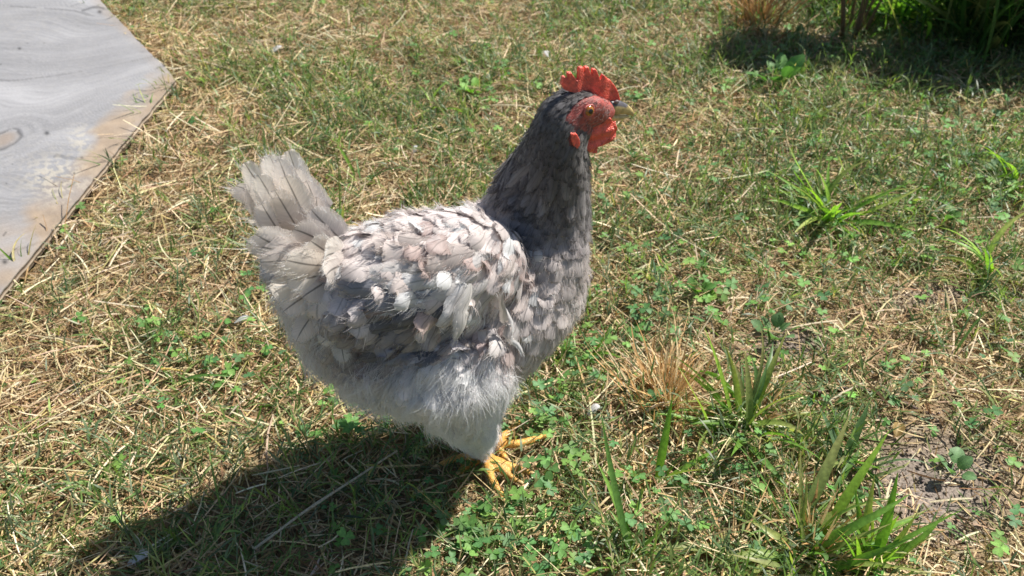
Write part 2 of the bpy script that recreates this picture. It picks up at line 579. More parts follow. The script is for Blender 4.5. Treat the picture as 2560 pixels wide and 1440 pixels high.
def pal(n, cols, w=None, jit=0.18):
    cols = np.array(cols)
    i = rng.choice(len(cols), n, p=None if w is None else np.array(w) / sum(w))
    return np.clip(cols[i] * (1 + rng.normal(0, jit, (n, 1))) * (1 + rng.normal(0, 0.05, (n, 3))), 0.01, 0.9)

STRAW = [(0.56, 0.45, 0.27), (0.47, 0.35, 0.19), (0.36, 0.24, 0.12), (0.64, 0.56, 0.38), (0.25, 0.15, 0.075), (0.46, 0.40, 0.16)]
STRAW_W = [3.2, 3, 2.2, 1.2, 1.5, 0.9]
GREENS = [(0.115, 0.185, 0.06), (0.155, 0.225, 0.065), (0.085, 0.14, 0.06), (0.21, 0.28, 0.09), (0.15, 0.205, 0.115), (0.27, 0.29, 0.12)]
GREEN_W = [3, 3, 2.5, 1.2, 2, 1]

def straw_density(x, y, u, v):
    n = fbm(x * 7, y * 7, 60, 3)
    d = 0.55 + 0.9 * (n - 0.45)
    d += 0.35 * np.clip((900 - u) / 900, 0, 1)
    d *= 1 - 0.82 * soil_mask(x, y)
    return d

def build_straw():
    parts = []
    # matted layer, long flat stems
    n = 95000
    p = scatter(n, straw_density)
    z = height(p[:, 0], p[:, 1]) + rng.uniform(0.0, 1, n) ** 1.6 * 0.014
    P = np.column_stack([p, z])
    L = (rng.gamma(3.0, 0.010, n) + 0.010) * (1.15 - 0.35 * np.clip(p[:, 0] + 0.2, 0, 1))
    az = rng.uniform(0, 2 * np.pi, n)
    e0 = rng.normal(0.10, 0.16, n)
    c = pal(n, STRAW, STRAW_W)
    mott = fbm(p[:, 0] * 6, p[:, 1] * 6, 77, 3)[:, None]
    c = c * (0.75 + 0.5 * mott)
    parts.append(strips(P, az, e0, rng.normal(0.22, 0.25, n), L, rng.uniform(0.0009, 0.0024, n), 3, c,
                        taper=0.4, azbend=rng.normal(0, 0.35, n), roll=rng.normal(0, 0.6, n)))
    # crumbs
    n = 85000
    p = scatter(n, lambda x, y, u, v: 0.5 + 0.6 * fbm(x * 9, y * 9, 5, 2) - 0.5 * soil_mask(x, y))
    z = height(p[:, 0], p[:, 1]) + rng.uniform(0.0, 1, n) ** 2 * 0.010
    P = np.column_stack([p, z])
    parts.append(strips(P, rng.uniform(0, 2 * np.pi, n), rng.normal(0.1, 0.35, n), rng.normal(0.1, 0.5, n), rng.uniform(0.006, 0.022, n),
                        rng.uniform(0.0008, 0.0022, n), 2, pal(n, STRAW, STRAW_W, 0.25) * 0.9, taper=0.3, roll=rng.normal(0, 0.8, n)))
    # standing dry stems
    n = 9000
    p = scatter(n, lambda x, y, u, v: 0.2 + 0.9 * np.clip(fbm(x * 11, y * 11, 15, 2) - 0.45, 0, 1) * 3)
    z = height(p[:, 0], p[:, 1])
    P = np.column_stack([p, z])
    parts.append(strips(P, rng.uniform(0, 2 * np.pi, n), rng.uniform(0.35, 1.2, n), rng.normal(0.5, 0.5, n), rng.uniform(0.015, 0.05, n),
                        rng.uniform(0.0007, 0.0014, n), 3, pal(n, STRAW[:4]), taper=0.5))
    # sparse pale long stalks on top
    n = 1300
    p = scatter(n, lambda x, y, u, v: 0.12 + 0.7 * np.clip((1000 - u) / 900, 0, 1) - 0.1 * soil_mask(x, y))
    z = height(p[:, 0], p[:, 1]) + rng.uniform(0.008, 0.02, n)
    P = np.column_stack([p, z])
    parts.append(strips(P, rng.uniform(0, 2 * np.pi, n), rng.normal(0.08, 0.14, n), rng.normal(0.15, 0.15, n), rng.uniform(0.03, 0.10, n),
                        rng.uniform(0.0012, 0.0024, n), 4, pal(n, [(0.68, 0.6, 0.42), (0.62, 0.52, 0.3)]), taper=0.3, azbend=rng.normal(0, 0.2, n), roll=rng.normal(0, 0.4, n)))
    V, F, K = join(parts)
    o = new_mesh('straw', V, F, M_straw, col=K, smooth=False)
    tag(o, 'dry tan straw and mown grass clippings matted over the lawn', 'straw', kind='stuff')

build_straw()

def green_density(x, y, u, v):
    n = fbm(x * 5.5, y * 5.5, 90, 3)
    d = 0.19 + 2.4 * np.clip(n - 0.42, 0, 1)
    d += 0.30 * np.clip((u - 1300) / 1200, 0, 1) * np.clip((1000 - v) / 500, 0, 1)
    d += 0.15 * blob(u, v, 1250, 250, 500, 250) + 0.3 * blob(u, v, 500, 820, 300, 120) + 0.25 * blob(u, v, 480, 1000, 200, 150)
    for cu, cv in ((1850, 1080), (2010, 1385), (2180, 1410), (2075, 545), (2280, 520), (1990, 320), (1900, 460), (2480, 690), (2520, 470), (1640, 1215), (1575, 1390), (2110, 1165)):
        d = d + 0.7 * blob(u, v, cu, cv, 75, 45)
    d -= 0.25 * blob(u, v, 100, 1100, 400, 400) + 0.2 * blob(u, v, 600, 500, 250, 200)
    d *= 1 - 0.9 * soil_mask(x, y)
    return d * (1 - 0.92 * blob(u, v, 1250, 1165, 170, 90))

def build_grass():
    parts = []
    # loose blades
    n = 50000
    p = scatter(n, green_density)
    P = np.column_stack([p, height(p[:, 0], p[:, 1]) + 0.002])
    c = pal(n, GREENS, GREEN_W)
    parts.append(strips(P, rng.uniform(0, 2 * np.pi, n), rng.uniform(0.3, 1.35, n), rng.normal(0.8, 0.5, n), rng.gamma(4, 0.006, n) + 0.007,
                        rng.uniform(0.0011, 0.0026, n), 4, c * 0.9, taper=0.97, azbend=rng.normal(0, 0.4, n), roll=rng.normal(0, 0.4, n), tipcol=c * 1.15))
    # creeping sprigs: stem with short pointed leaves on alternate sides
    m = 13000
    p = scatter(m, green_density)
    az = rng.uniform(0, 2 * np.pi, m); e0 = rng.uniform(0.1, 1.1, m); bend = rng.normal(0.35, 0.4, m); L = rng.uniform(0.025, 0.075, m)
    P = np.column_stack([p, height(p[:, 0], p[:, 1]) + 0.004])
    c = pal(m, GREENS, GREEN_W)
    stemc = np.where(rng.uniform(0, 1, (m, 1)) < 0.5, c * 1.1, pal(m, STRAW[:2]))
    parts.append(strips(P, az, e0, bend, L, np.full(m, 0.0013), 4, stemc, taper=0.4))
    k = 6
    for j in range(k):
        t = (j + 0.7) / k
        # position along the stem
        e = e0 - bend * t * 0.5
        Q = P + np.stack([np.cos(e) * np.cos(az), np.cos(e) * np.sin(az), np.sin(e)], 1) * (L * t)[:, None]
        sgn = 1 if j % 2 else -1
        la = az + sgn * rng.uniform(0.4, 1.0, m)
        le = e0 - bend * t + rng.normal(0.25, 0.2, m)
        ll = rng.uniform(0.010, 0.028, m)
        parts.append(strips(Q, la, le, rng.normal(0.5, 0.4, m), ll, rng.uniform(0.0015, 0.0028, m), 3, c * rng.uniform(0.85, 1.15, (m, 1)),
                            taper=0.97, roll=rng.normal(0, 0.4, m)))
    V, F, K = join(parts)
    o = new_mesh('grass', V, F, M_green, col=K, smooth=False)
    tag(o, 'short green lawn grass growing up through the straw', 'grass', kind='stuff')
    # rougher cover round the detailed part of the lawn: one tile of blades, set out on a grid with geometry nodes
    n = 4200
    P = np.column_stack([rng.uniform(-0.34, 0.34, (n, 2)), rng.uniform(-0.004, 0.006, n)])
    g1 = 1500
    c = np.concatenate([pal(g1, GREENS, GREEN_W), pal(n - g1, STRAW, STRAW_W)])
    isg = np.arange(n) < g1
    V, F, K = strips(P, rng.uniform(0, 2 * np.pi, n), np.where(isg, rng.uniform(0.2, 1.3, n), rng.normal(0.12, 0.2, n)), rng.normal(0.5, 0.4, n),
                     np.where(isg, rng.uniform(0.02, 0.06, n), rng.uniform(0.02, 0.08, n)), rng.uniform(0.0014, 0.0032, n), 3, c, taper=0.8, roll=rng.normal(0, 0.4, n))
    tile = new_mesh('grass_tile', V, F, M_green, col=K, smooth=False)
    C.objects.unlink(tile)
    gx, gy = np.meshgrid(np.arange(-7, 7.01, 0.45), np.arange(-3.5, 10, 0.45))
    gx = (gx + rng.uniform(-0.08, 0.08, gx.shape)).ravel(); gy = (gy + rng.uniform(-0.08, 0.08, gy.shape)).ravel()
    ok = ((np.abs(gx) > 0.45 + 0.66 * gy) | (gy > 3.1) | (gy < 0.12)) & (board_sd(gx, gy) < -0.36)
    me = bpy.data.meshes.new('grass_beyond')
    me.from_pydata([(float(x), float(y), 0.0) for x, y in zip(gx[ok], gy[ok])], [], [])
    o = bpy.data.objects.new('grass_beyond', me); C.objects.link(o)
    tag(o, 'rougher mixed grass and straw further out around the lawn', 'grass', kind='stuff')
    ng = bpy.data.node_groups.new('grass_tiles', 'GeometryNodeTree')
    ng.interface.new_socket('Geometry', in_out='INPUT', socket_type='NodeSocketGeometry')
    ng.interface.new_socket('Geometry', in_out='OUTPUT', socket_type='NodeSocketGeometry')
    gi = ng.nodes.new('NodeGroupInput'); go = ng.nodes.new('NodeGroupOutput')
    oi = ng.nodes.new('GeometryNodeObjectInfo'); oi.inputs['Object'].default_value = tile
    ip = ng.nodes.new('GeometryNodeInstanceOnPoints')
    rv = ng.nodes.new('FunctionNodeRandomValue'); rv.data_type = 'FLOAT_VECTOR'
    rv.inputs[0].default_value = (0, 0, 0); rv.inputs[1].default_value = (0, 0, 6.283)
    ng.links.new(gi.outputs[0], ip.inputs['Points']); ng.links.new(oi.outputs['Geometry'], ip.inputs['Instance'])
    ng.links.new(rv.outputs[0], ip.inputs['Rotation']); ng.links.new(ip.outputs[0], go.inputs[0])
    md = o.modifiers.new('tiles', 'NODES'); md.node_group = ng

build_grass()

def clover_density(x, y, u, v):
    d = 1.2 * blob(u, v, 1200, 1370, 260, 110) + 0.9 * blob(u, v, 1390, 1150, 70, 110) + 0.7 * blob(u, v, 1430, 900, 90, 90)
    d += 0.9 * blob(u, v, 940, 1080, 150, 40) + 0.35 * blob(u, v, 1720, 780, 200, 90) + 0.4 * blob(u, v, 1560, 1340, 150, 90)
    d += 0.3 * blob(u, v, 800, 800, 130, 150) + 0.25 * blob(u, v, 2450, 440, 100, 90) + 0.3 * blob(u, v, 1320, 1000, 80, 60) + 0.2 * blob(u, v, 1250, 230, 150, 60)
    d += 0.35 * blob(u, v, 500, 880, 150, 60) + 0.10 * np.clip((u - 1300) / 800, 0, 1) + 0.012
    return d * (0.4 + 1.2 * vnoise(x * 25, y * 25, 31)) * (1 - 0.7 * soil_mask(x, y)) * (1 - 0.95 * blob(u, v, 1250, 1165, 150, 80))

def build_clover():
    n = 2600
    p = scatter(n, clover_density)
    g = height(p[:, 0], p[:, 1])
    hgt = rng.uniform(0.010, 0.028, n)
    lean = rng.normal(0, 0.006, (n, 2))
    top = np.column_stack([p + lean, g + hgt])
    parts = []
    # petioles
    d = top - np.column_stack([p, g])
    L = np.linalg.norm(d, axis=1)
    az = np.arctan2(d[:, 1], d[:, 0]); e = np.arcsin(d[:, 2] / L)
    c = pal(n, [(0.11, 0.24, 0.06), (0.09, 0.2, 0.07), (0.16, 0.3, 0.07)], jit=0.15)
    parts.append(strips(np.column_stack([p, g]), az, e, np.zeros(n), L, np.full(n, 0.0008), 2, c, taper=0))
    # leaflets: three heart-shaped, each a small fan of quads
    size = rng.uniform(0.0028, 0.0065, n)
    az0 = rng.uniform(0, 2 * np.pi, n)
    tilt = rng.normal(0, 0.22, (n, 2))
    prof = [(0.0, 0.05), (0.35, 0.5), (0.75, 0.62), (1.0, 0.42)]
    nl = 3
    for k in range(nl):
        a = az0 + k * 2 * np.pi / nl + rng.normal(0, 0.12, n)
        droop = rng.normal(0.1, 0.2, n)
        rows, cols = [], []
        ca, sa = np.cos(a), np.sin(a)
        for i, (t, w) in enumerate(prof):
            for s in (-1, 0, 1):
                tt = t - (0.16 if (s == 0 and i == 3) else 0)
                rx = tt * size * 1.5; ry = s * w * size * 1.25
                x = rx * ca - ry * sa; y = rx * sa + ry * ca
                z = -droop * rx + abs(s) * 0.25 * np.abs(ry)
                z = z + x * tilt[:, 0] + y * tilt[:, 1]
                rows.append(top + np.stack([x, y, z], 1))
                cols.append(c * (1.0 if s else 1.25))
        V = np.stack(rows, 1); K = np.stack(cols, 1)
        base = (np.arange(n) * 12)[:, None]
        F = np.concatenate([base + np.array([i * 3 + j, i * 3 + j + 1, i * 3 + j + 4, i * 3 + j + 3]) for i in range(3) for j in range(2)], 0)
        parts.append((V.reshape(-1, 3), F, K.reshape(-1, 3)))
    V, F, K = join(parts)
    o = new_mesh('clover', V, F, M_clover, col=K, smooth=False)
    tag(o, 'small three-leaved clover creeping through the lawn around the hen', 'clover', kind='stuff')

build_clover()

# ------------------------------------------------------------------ plywood board
def build_board():
    nx, ny = 300, 380
    a, b = np.meshgrid(np.linspace(0, 1, nx), np.linspace(0, 1, ny))
    Cc, A, Fc, E = [np.array(p) for p in BOARD]
    # a: from C side (0) to far-left side (1); b: from C/E edge... bilinear
    P = ((1 - a)[..., None] * ((1 - b)[..., None] * Cc + b[..., None] * A) + a[..., None] * ((1 - b)[..., None] * E + b[..., None] * Fc))
    x, y = P[..., 0], P[..., 1]
    top = 0.020
    u, v = proj(x, y, np.full_like(x, top))
    # --- weathered veneer colour (all of it the wood's own colour)
    kx, ky = G(10, 352, top)
    dx, dy = x - kx, y - ky
    r = np.hypot(dx / 1.0, dy / 1.5)
    # grain coordinate: bends round the knot, waves
    gx = (dy * 0.55 - dx * 0.25)
    gc = gx + 0.05 * np.sin(dx * 7 + 1.0) + 0.08 * (fbm(x * 3, y * 3, 8, 3) - 0.5)
    gc = gc + np.sign(gx + 1e-6) * 0.085 * np.exp(-(r / 0.11) ** 2)
    kmix = np.exp(-(r / 0.06) ** 3)
    gc = gc * (1 - kmix) + r * 1.0 * kmix
    bands = 0.5 + 0.5 * np.sin(gc * 150 + 5 * fbm(x * 8, y * 8, 12, 2))
    bands2 = 0.5 + 0.5 * np.sin(gc * 47 + 4 * fbm(x * 5, y * 5, 13, 2))
    fibre = fbm(gc * 900, (dx * 0.9 + dy * 0.4) * 26, 33, 2)
    patch = fbm(x * 6, y * 6, 91, 4)
    base = np.array([0.305, 0.303, 0.312])
    val = 0.80 + 0.13 * bands * patch * 1.6 + 0.18 * (bands2 - 0.5) * patch + 0.30 * (fibre - 0.5) + 0.25 * (patch - 0.5)
    col = base * val[..., None]
    # sharp dark growth lines here and there
    line = (np.abs(np.sin(gc * 24 + 2.5 * fbm(x * 4, y * 4, 61, 2))) < 0.05) * (patch > 0.45)
    col *= (1 - 0.30 * line)[..., None]
    # tan stained rim towards the lower-right edge
    def edge_dist(p0, p1):
        L = np.hypot(*(p1 - p0)); return np.abs((p1[0] - p0[0]) * (y - p0[1]) - (p1[1] - p0[1]) * (x - p0[0])) / L
    e1 = edge_dist(Cc, A); e2 = edge_dist(Cc, E)
    w = 0.062 + 0.09 * (fbm(x * 7, y * 7, 23, 3) - 0.5) * 2 + 0.05 * blob(u, v, 290, 340, 110, 90)
    st = np.clip((w - e1 + 0.05 * (fbm(x * 30, y * 30, 87, 4) - 0.5)) / 0.045, 0, 1) * np.clip(0.1 + 1.5 * fbm(x * 13, y * 13, 29, 4), 0, 1)
    st = np.maximum(st, 0.8 * np.clip((0.025 - e2) / 0.02, 0, 1) * fbm(x * 12, y * 12, 2, 2))
    st = np.maximum(st, 0.8 * np.clip(blob(u, v, 45, 610, 100, 60) + blob(u, v, 0, 690, 60, 40), 0, 1) * np.clip(1.6 * fbm(x * 16, y * 16, 15, 3) - 0.2, 0, 1))
    tan = np.array([0.31, 0.235, 0.165]) * (0.72 + 0.5 * fbm(x * 60, y * 60, 44, 3))[..., None]
    st = np.clip(st * np.clip(1.1 - 0.5 * blob(u, v, 170, 470, 90, 70), 0, 1), 0, 0.92)[..., None]
    col = col * (1 - st) + tan * st
    # pale dried mud crumbs
    mud = (blob(u, v, 145, 450, 70, 50) + blob(u, v, 205, 350, 30, 30) * 0.75 + 0.12 * fbm(x * 5, y * 5, 3, 2)) * (vnoise(x * 160, y * 160, 3) > 0.55)
    mud = np.clip(mud * 0.6, 0, 0.45)[..., None]
    col = col * (1 - mud) + np.array([0.50, 0.45, 0.35]) * mud
    # knot
    kn = np.exp(-(r / 0.019) ** 4)[..., None]
    col = col * (1 - 0.8 * kn) + np.array([0.25, 0.20, 0.16]) * 0.8 * kn
    rim = np.exp(-((r - 0.021 - 0.004 * vnoise(x * 60, y * 60, 7)) / 0.0035) ** 2)[..., None]
    col = col * (1 - 0.5 * rim * (vnoise(x * 40, y * 40, 66) > 0.35)[..., None])
    # small dark specks
    sp = (vnoise(x * 120, y * 120, 101) > 0.985)
    col[sp] *= 0.45
    for su, sv, sr in ((118, 335, 6), (50, 125, 4), (250, 32, 5), (205, 395, 3), (12, 655, 7)):
        s = blob(u, v, su, sv, sr, sr * 0.8)[..., None]
        col = col * (1 - 0.85 * s)
    ck = np.exp(-((v - (25 + 5 * np.sin(u / 14))) / 2.5) ** 2) * ((u > 205) & (u < 262))
    col *= (1 - 0.6 * ck)[..., None]
    z = top + 0.0006 * (fibre - 0.5) + 0.0012 * (bands - 0.5) * patch - 0.0015 * rim[..., 0] + 0.001 * mud[..., 0] + 0.004 * np.sin(a * 3)
    chip = 0.005 * (fbm(x * 40, y * 40, 19, 3) - 0.5)
    ne = (a < 1e-6) | (b < 1e-6)
    x = x + chip * ne; y = y + chip * ne
    idx = np.arange(nx * ny).reshape(ny, nx)
    F = np.stack([idx[:-1, :-1], idx[1:, :-1], idx[1:, 1:], idx[:-1, 1:]], -1).reshape(-1, 4)
    m, n, out = mat('weathered_veneer')
    at = attr(n, 'Col')
    tc = N(n, 'ShaderNodeTexCoord')
    mp = N(n, 'ShaderNodeMapping'); mp.inputs['Scale'].default_value = (260, 900, 300); mp.inputs['Rotation'].default_value = (0, 0, 0.5)
    n.links.new(tc.outputs['Object'], mp.inputs['Vector'])
    nz = N(n, 'ShaderNodeTexNoise'); nz.inputs['Scale'].default_value = 1; nz.inputs['Detail'].default_value = 3
    n.links.new(mp.outputs[0], nz.inputs['Vector'])
    mr = N(n, 'ShaderNodeMapRange'); mr.inputs['From Min'].default_value = 0.3; mr.inputs['From Max'].default_value = 0.7
    mr.inputs['To Min'].default_value = 0.88; mr.inputs['To Max'].default_value = 1.12
    n.links.new(nz.outputs['Fac'], mr.inputs['Value'])
    mul = N(n, 'ShaderNodeVectorMath', operation='SCALE')
    n.links.new(at.outputs['Color'], mul.inputs[0]); n.links.new(mr.outputs[0], mul.inputs['Scale'])
    p = N(n, 'ShaderNodeBsdfPrincipled'); p.inputs['Roughness'].default_value = 0.6; p.inputs['Specular IOR Level'].default_value = 0.4
    bp = N(n, 'ShaderNodeBump'); bp.inputs['Strength'].default_value = 0.35; bp.inputs['Distance'].default_value = 0.001
    n.links.new(nz.outputs['Fac'], bp.inputs['Height']); n.links.new(bp.outputs[0], p.inputs['Normal'])
    n.links.new(mul.outputs[0], p.inputs['Base Color']); n.links.new(p.outputs[0], out.inputs['Surface'])
    root = empty('plywood_board', (Cc[0], Cc[1], 0), 'weathered grey plywood board with a knot and tan stained rim lying on the grass', 'board')
    new_mesh('face_veneer', np.stack([x.ravel(), y.ravel(), z.ravel()], 1), F, m, parent=root, col=col.reshape(-1, 3))
    # the plies seen at the edge: five strips each a little in or out
    border = [idx[i, 0] for i in range(ny)] + [idx[ny - 1, j] for j in range(1, nx)] + [idx[i, nx - 1] for i in range(ny - 2, -1, -1)] + [idx[0, j] for j in range(nx - 2, 0, -1)]
    bx, by, bz = x.ravel()[border], y.ravel()[border], z.ravel()[border]
    cx, cy = bx.mean(), by.mean()
    L = np.hypot(bx - cx, by - cy)
    nb = len(border)
    zz = [0.0, 0.0028, 0.003, 0.0062, 0.0064, 0.0096, 0.0098, 0.0130]
    inn = [0.0, 0.0, 0.0012, 0.0010, 0.0, 0.0, 0.0013, 0.0005]
    cl = [(0.36, 0.33, 0.30)] * 2 + [(0.2, 0.15, 0.11)] * 2 + [(0.33, 0.27, 0.2)] * 2 + [(0.18, 0.14, 0.1)] * 2
    V, K = [], []
    for dz, ii, cc in zip(zz, inn, cl):
        V.append(np.stack([bx - (bx - cx) / L * ii, by - (by - cy) / L * ii, bz - dz], 1))
        K.append(np.array(cc)[None] * (0.75 + 0.5 * vnoise(bx * 90, by * 90, 4))[:, None])
    V = np.concatenate(V); K = np.concatenate(K)
    i = np.arange(nb); j = (i + 1) % nb
    F = np.concatenate([np.stack([k * nb + i, k * nb + j, (k + 1) * nb + j, (k + 1) * nb + i], 1) for k in range(7)])
    new_mesh('edge_plies', V, F, m, parent=root, col=K, smooth=False)

build_board()

# ------------------------------------------------------------------ the hen
# modelled in a frame turned about the vertical through PIV: its mid plane is y = Y0, its head towards +x
Y0 = 0.655
PIV = Vector((-0.025, Y0, 0))
YAW = math.radians(22)
RY = Matrix.Rotation(YAW, 3, 'Z'); RYi = RY.transposed()
def to_l(p): return PIV + RYi @ (Vector(p) - PIV)
CAM_L = to_l((0, 0, CH))
G_world, proj_world = G, proj

def W(px, py, y):
    a, b = (px - 1280) / FP, (720 - py) / FP
    d = RYi @ Vector((a, CT + b * ST, -ST + b * CT))
    return CAM_L + d * ((y - CAM_L.y) / d.y)

def projl(x, y, z):
    c, s_ = math.cos(YAW), math.sin(YAW)
    X = PIV.x + c * (x - PIV.x) - s_ * (y - PIV.y)
    Y = PIV.y + s_ * (x - PIV.x) + c * (y - PIV.y)
    return proj_world(X, Y, z)

def depth_l(q):
    w = PIV + RY @ (Vector(q) - PIV)
    return w.y * CT + (CH - w.z) * ST

HY = -0.030
YH = Y0 + HY            # the head is turned a little out of the body's mid plane
def ysh(z): 
    t = np.clip((np.asarray(z, float) - 0.29) / 0.10, 0, 1)
    return HY * t * t * (3 - 2 * t)

def Wv(px, py, dy=0.0): return W(px, py, Y0 + dy)

def torso():
    st = [  # px, top, bottom, half width (m)
        (672, 650, 695, 0.012), (700, 625, 750, 0.024), (750, 606, 865, 0.039), (820, 602, 962, 0.054), (900, 602, 1008, 0.067),
        (1000, 590, 1035, 0.077), (1100, 567, 1035, 0.082), (1200, 534, 965, 0.081), (1285, 508, 900, 0.076),
        (1345, 512, 845, 0.067), (1388, 535, 785, 0.055), (1416, 565, 722, 0.038), (1434, 580, 665, 0.019)]
    st = spline(st, 3)
    pts, ra, rb = [], [], []
    for px, t, b, w in st:
        pm = (t + b) / 2
        c = Wv(px, pm)
        ez = (Wv(px, t).z - Wv(px, b).z) / 2
        phi = math.atan2(CH - c.z, Y0)
        a = math.sqrt(max((0.35 * ez) ** 2, ez * ez - (w * math.tan(phi)) ** 2))
        pts.append(c); ra.append(a); rb.append(w)
    V, F = [], []
    n = 32
    for c, a, w in zip(pts, ra, rb):
        for k in range(n):
            g = 2 * math.pi * k / n
            V.append(Vector((c.x, c.y + w * math.sin(g), c.z + a * math.cos(g))))
    m = len(pts)
    for i in range(m - 1):
        for k in range(n):
            k2 = (k + 1) % n
            F.append((i * n + k, i * n + k2, (i + 1) * n + k2, (i + 1) * n + k))
    F.append(tuple(range(n))); F.append(tuple(reversed([(m - 1) * n + k for k in range(n)])))
    return V, F

def neck():
    st = [  # px, py, half width px across (in plane), lateral m
        (1315, 640, 112, 0.070), (1340, 560, 110, 0.063), (1373, 460, 83, 0.045), (1386, 400, 73, 0.034),
        (1397, 340, 61, 0.026), (1410, 295, 54, 0.0210), (1440, 272, 45, 0.0190), (1475, 272, 38, 0.0162), (1504, 276, 31, 0.0122), (1522, 280, 22, 0.0080), (1530, 282, 13, 0.005)]
    st = spline(st, 4)
    pts = [Wv(p[0], p[1], float(ysh(Wv(p[0], p[1]).z))) for p in st]
    ra = [p[2] / FP * depth_l(q) / math.cos(YAW) ** 0.6 for p, q in zip(st, pts)]
    rb = [p[3] for p in st]
    return loft(pts, ra, rb, n=28)

def ell(c, r, n=16, m=10):
    V, F = [], []
    for i in range(m + 1):
        t = math.pi * i / m
        for k in range(n):
            a = 2 * math.pi * k / n
            V.append(Vector((c[0] + r[0] * math.sin(t) * math.cos(a), c[1] + r[1] * math.sin(t) * math.sin(a), c[2] + r[2] * math.cos(t))))
    for i in range(m):
        for k in range(n):
            k2 = (k + 1) % n
            F.append((i * n + k, i * n + k2, (i + 1) * n + k2, (i + 1) * n + k))
    return V, F

def gp(px, py, z): return to_l((*G(px, py, z), z))
near_foot = gp(1214, 1136, 0.019)
far_foot = gp(1240, 1104, 0.018)

def leg_parts(foot, sy, toes):
    parts = []
    hock = Vector((foot.x - 0.012, foot.y + sy * 0.004, 0.056))
    if sy < 0:
        tp = [Wv(1125, 840, -0.056), Wv(1128, 925, -0.066), Wv(1145, 990, -0.053), Wv(1178, 1040, -0.036), hock, hock.lerp(foot, 0.5)]
        parts.append(loft(tp, [0.060, 0.052, 0.036, 0.023, 0.012, 0.0085], [0.036, 0.042, 0.036, 0.025, 0.014, 0.0085], n=18))
    else:
        tp = [Wv(1200, 850, 0.045), Wv(1205, 930, 0.045), hock + Vector((0, 0, 0.03)), hock]
        parts.append(loft(tp, [0.05, 0.04, 0.018, 0.009], [0.03, 0.03, 0.016, 0.008], n=16))
    parts.append(loft([hock, hock.lerp(foot, 0.5), foot, foot - Vector((0, 0, 0.006))], [0.0075, 0.0060, 0.0068, 0.006], [0.007, 0.0058, 0.0072, 0.006], n=14))
    claws = []
    for tip, mid, r in toes:
        t = spline([tuple(foot - Vector((0, 0, 0.002))), tuple(mid), tuple(tip)], 5)
        pts = [Vector(p) for p in t]
        m = len(pts)
        # joint swellings under each phalanx
        rr = [r * (1.0 - 0.38 * i / (m - 1)) * (1 + 0.10 * math.sin(i * 2.1)) for i in range(m)]
        rr[-1] *= 0.7
        parts.append(loft(pts, rr, rr, side=Vector((0.3, 1, 0)), n=12))
        d = (pts[-1] - pts[-3]).normalized()
        claws.append((pts[-1] - d * 0.002, d))
    return parts, claws


near_toes = [(gp(1262, 1252, 0.012), gp(1226, 1188, 0.019), 0.0056), (gp(1300, 1206, 0.013), gp(1245, 1168, 0.019), 0.0055),
             (gp(1330, 1184, 0.013), gp(1264, 1160, 0.019), 0.0053), (gp(1146, 1182, 0.011), gp(1172, 1160, 0.011), 0.0060), (gp(1094, 1164, 0.013), gp(1150, 1143, 0.018), 0.0053)]
far_toes = [(gp(1384, 1082, 0.013), gp(1300, 1108, 0.018), 0.0056), (gp(1268, 1148, 0.012), gp(1252, 1130, 0.012), 0.0055),
            (gp(1310, 1046, 0.012), gp(1272, 1080, 0.012), 0.0053), (gp(1180, 1090, 0.012), gp(1208, 1100, 0.011), 0.0058)]
np_, nclaws = leg_parts(near_foot, -1, near_toes)
fp_, fclaws = leg_parts(far_foot, 1, far_toes)

def wing_mound(sy):
    c = Wv(1055, 705, sy * 0.05)
    return ell((c.x, Y0 + sy * 0.050, c.z + 0.004), (0.092, 0.038, 0.056), 24, 14)

hen_parts = [torso(), neck(), wing_mound(-1), wing_mound(1)] + np_ + fp_
# cheeks and brow
for sy in (-1, 1):
    c = Wv(1450, 262, HY); hen_parts.append(ell((c.x, YH + sy * 0.010, c.z), (0.019, 0.0085, 0.0125)))
    c = Wv(1432, 318, HY); hen_parts.append(ell((c.x, YH + sy * 0.010, c.z), (0.012, 0.0085, 0.013)))
c = Wv(1482, 318, HY); hen_parts.append(ell((c.x, YH, c.z), (0.016, 0.010, 0.011)))
body_me = remeshed('body', hen_parts, 0.0022, 5, 0.5)

hen = empty('hen', tuple(PIV), 'lavender grey hen with dark neck and red comb standing side-on on the lawn', 'hen')
hen.rotation_euler = (0, 0, YAW)

def near_uv(P):
    """hen-side coordinates: mirror the far side on to the near one"""
    P = np.atleast_2d(P)
    yc = Y0 + ysh(P[:, 2])
    return projl(P[:, 0], yc - np.abs(P[:, 1] - yc), P[:, 2])

nv = len(body_me.vertices)
bv = np.empty(nv * 3, np.float32); body_me.vertices.foreach_get('co', bv); bv = bv.reshape(-1, 3).astype(float)

# fair the crease where neck, shoulder and wing meet
_e = np.empty(len(body_me.edges) * 2, np.int32); body_me.edges.foreach_get('vertices', _e); _e = _e.reshape(-1, 2)
_u, _v = near_uv(bv)
_w = np.clip(1.6 * blob(_u, _v, 1350, 530, 120, 90), 0, 1)[:, None] * (bv[:, 2] > 0.12)[:, None]
_cnt = np.maximum(np.bincount(_e.ravel(), minlength=nv), 1)[:, None]
for _ in range(22):
    _s = np.stack([np.bincount(_e[:, 0], bv[_e[:, 1], k], nv) + np.bincount(_e[:, 1], bv[_e[:, 0], k], nv) for k in range(3)], 1) / _cnt
    bv += (_s - bv) * 0.6 * _w
body_me.vertices.foreach_set('co', bv.astype(np.float32).ravel()); body_me.update()
_no = np.empty(nv * 3, np.float32); body_me.vertices.foreach_get('normal', _no); _no = _no.reshape(-1, 3).astype(float)
_u, _v = near_uv(bv)
_amp = np.clip((bv[:, 2] - 0.05) / 0.03, 0, 1) * np.clip((1330 - _u) / 100, 0, 1)
_l = (fbm(_u / 42, _v / 42, 201, 3) - 0.5) * 0.010 * _amp
bv += _no * _l[:, None]
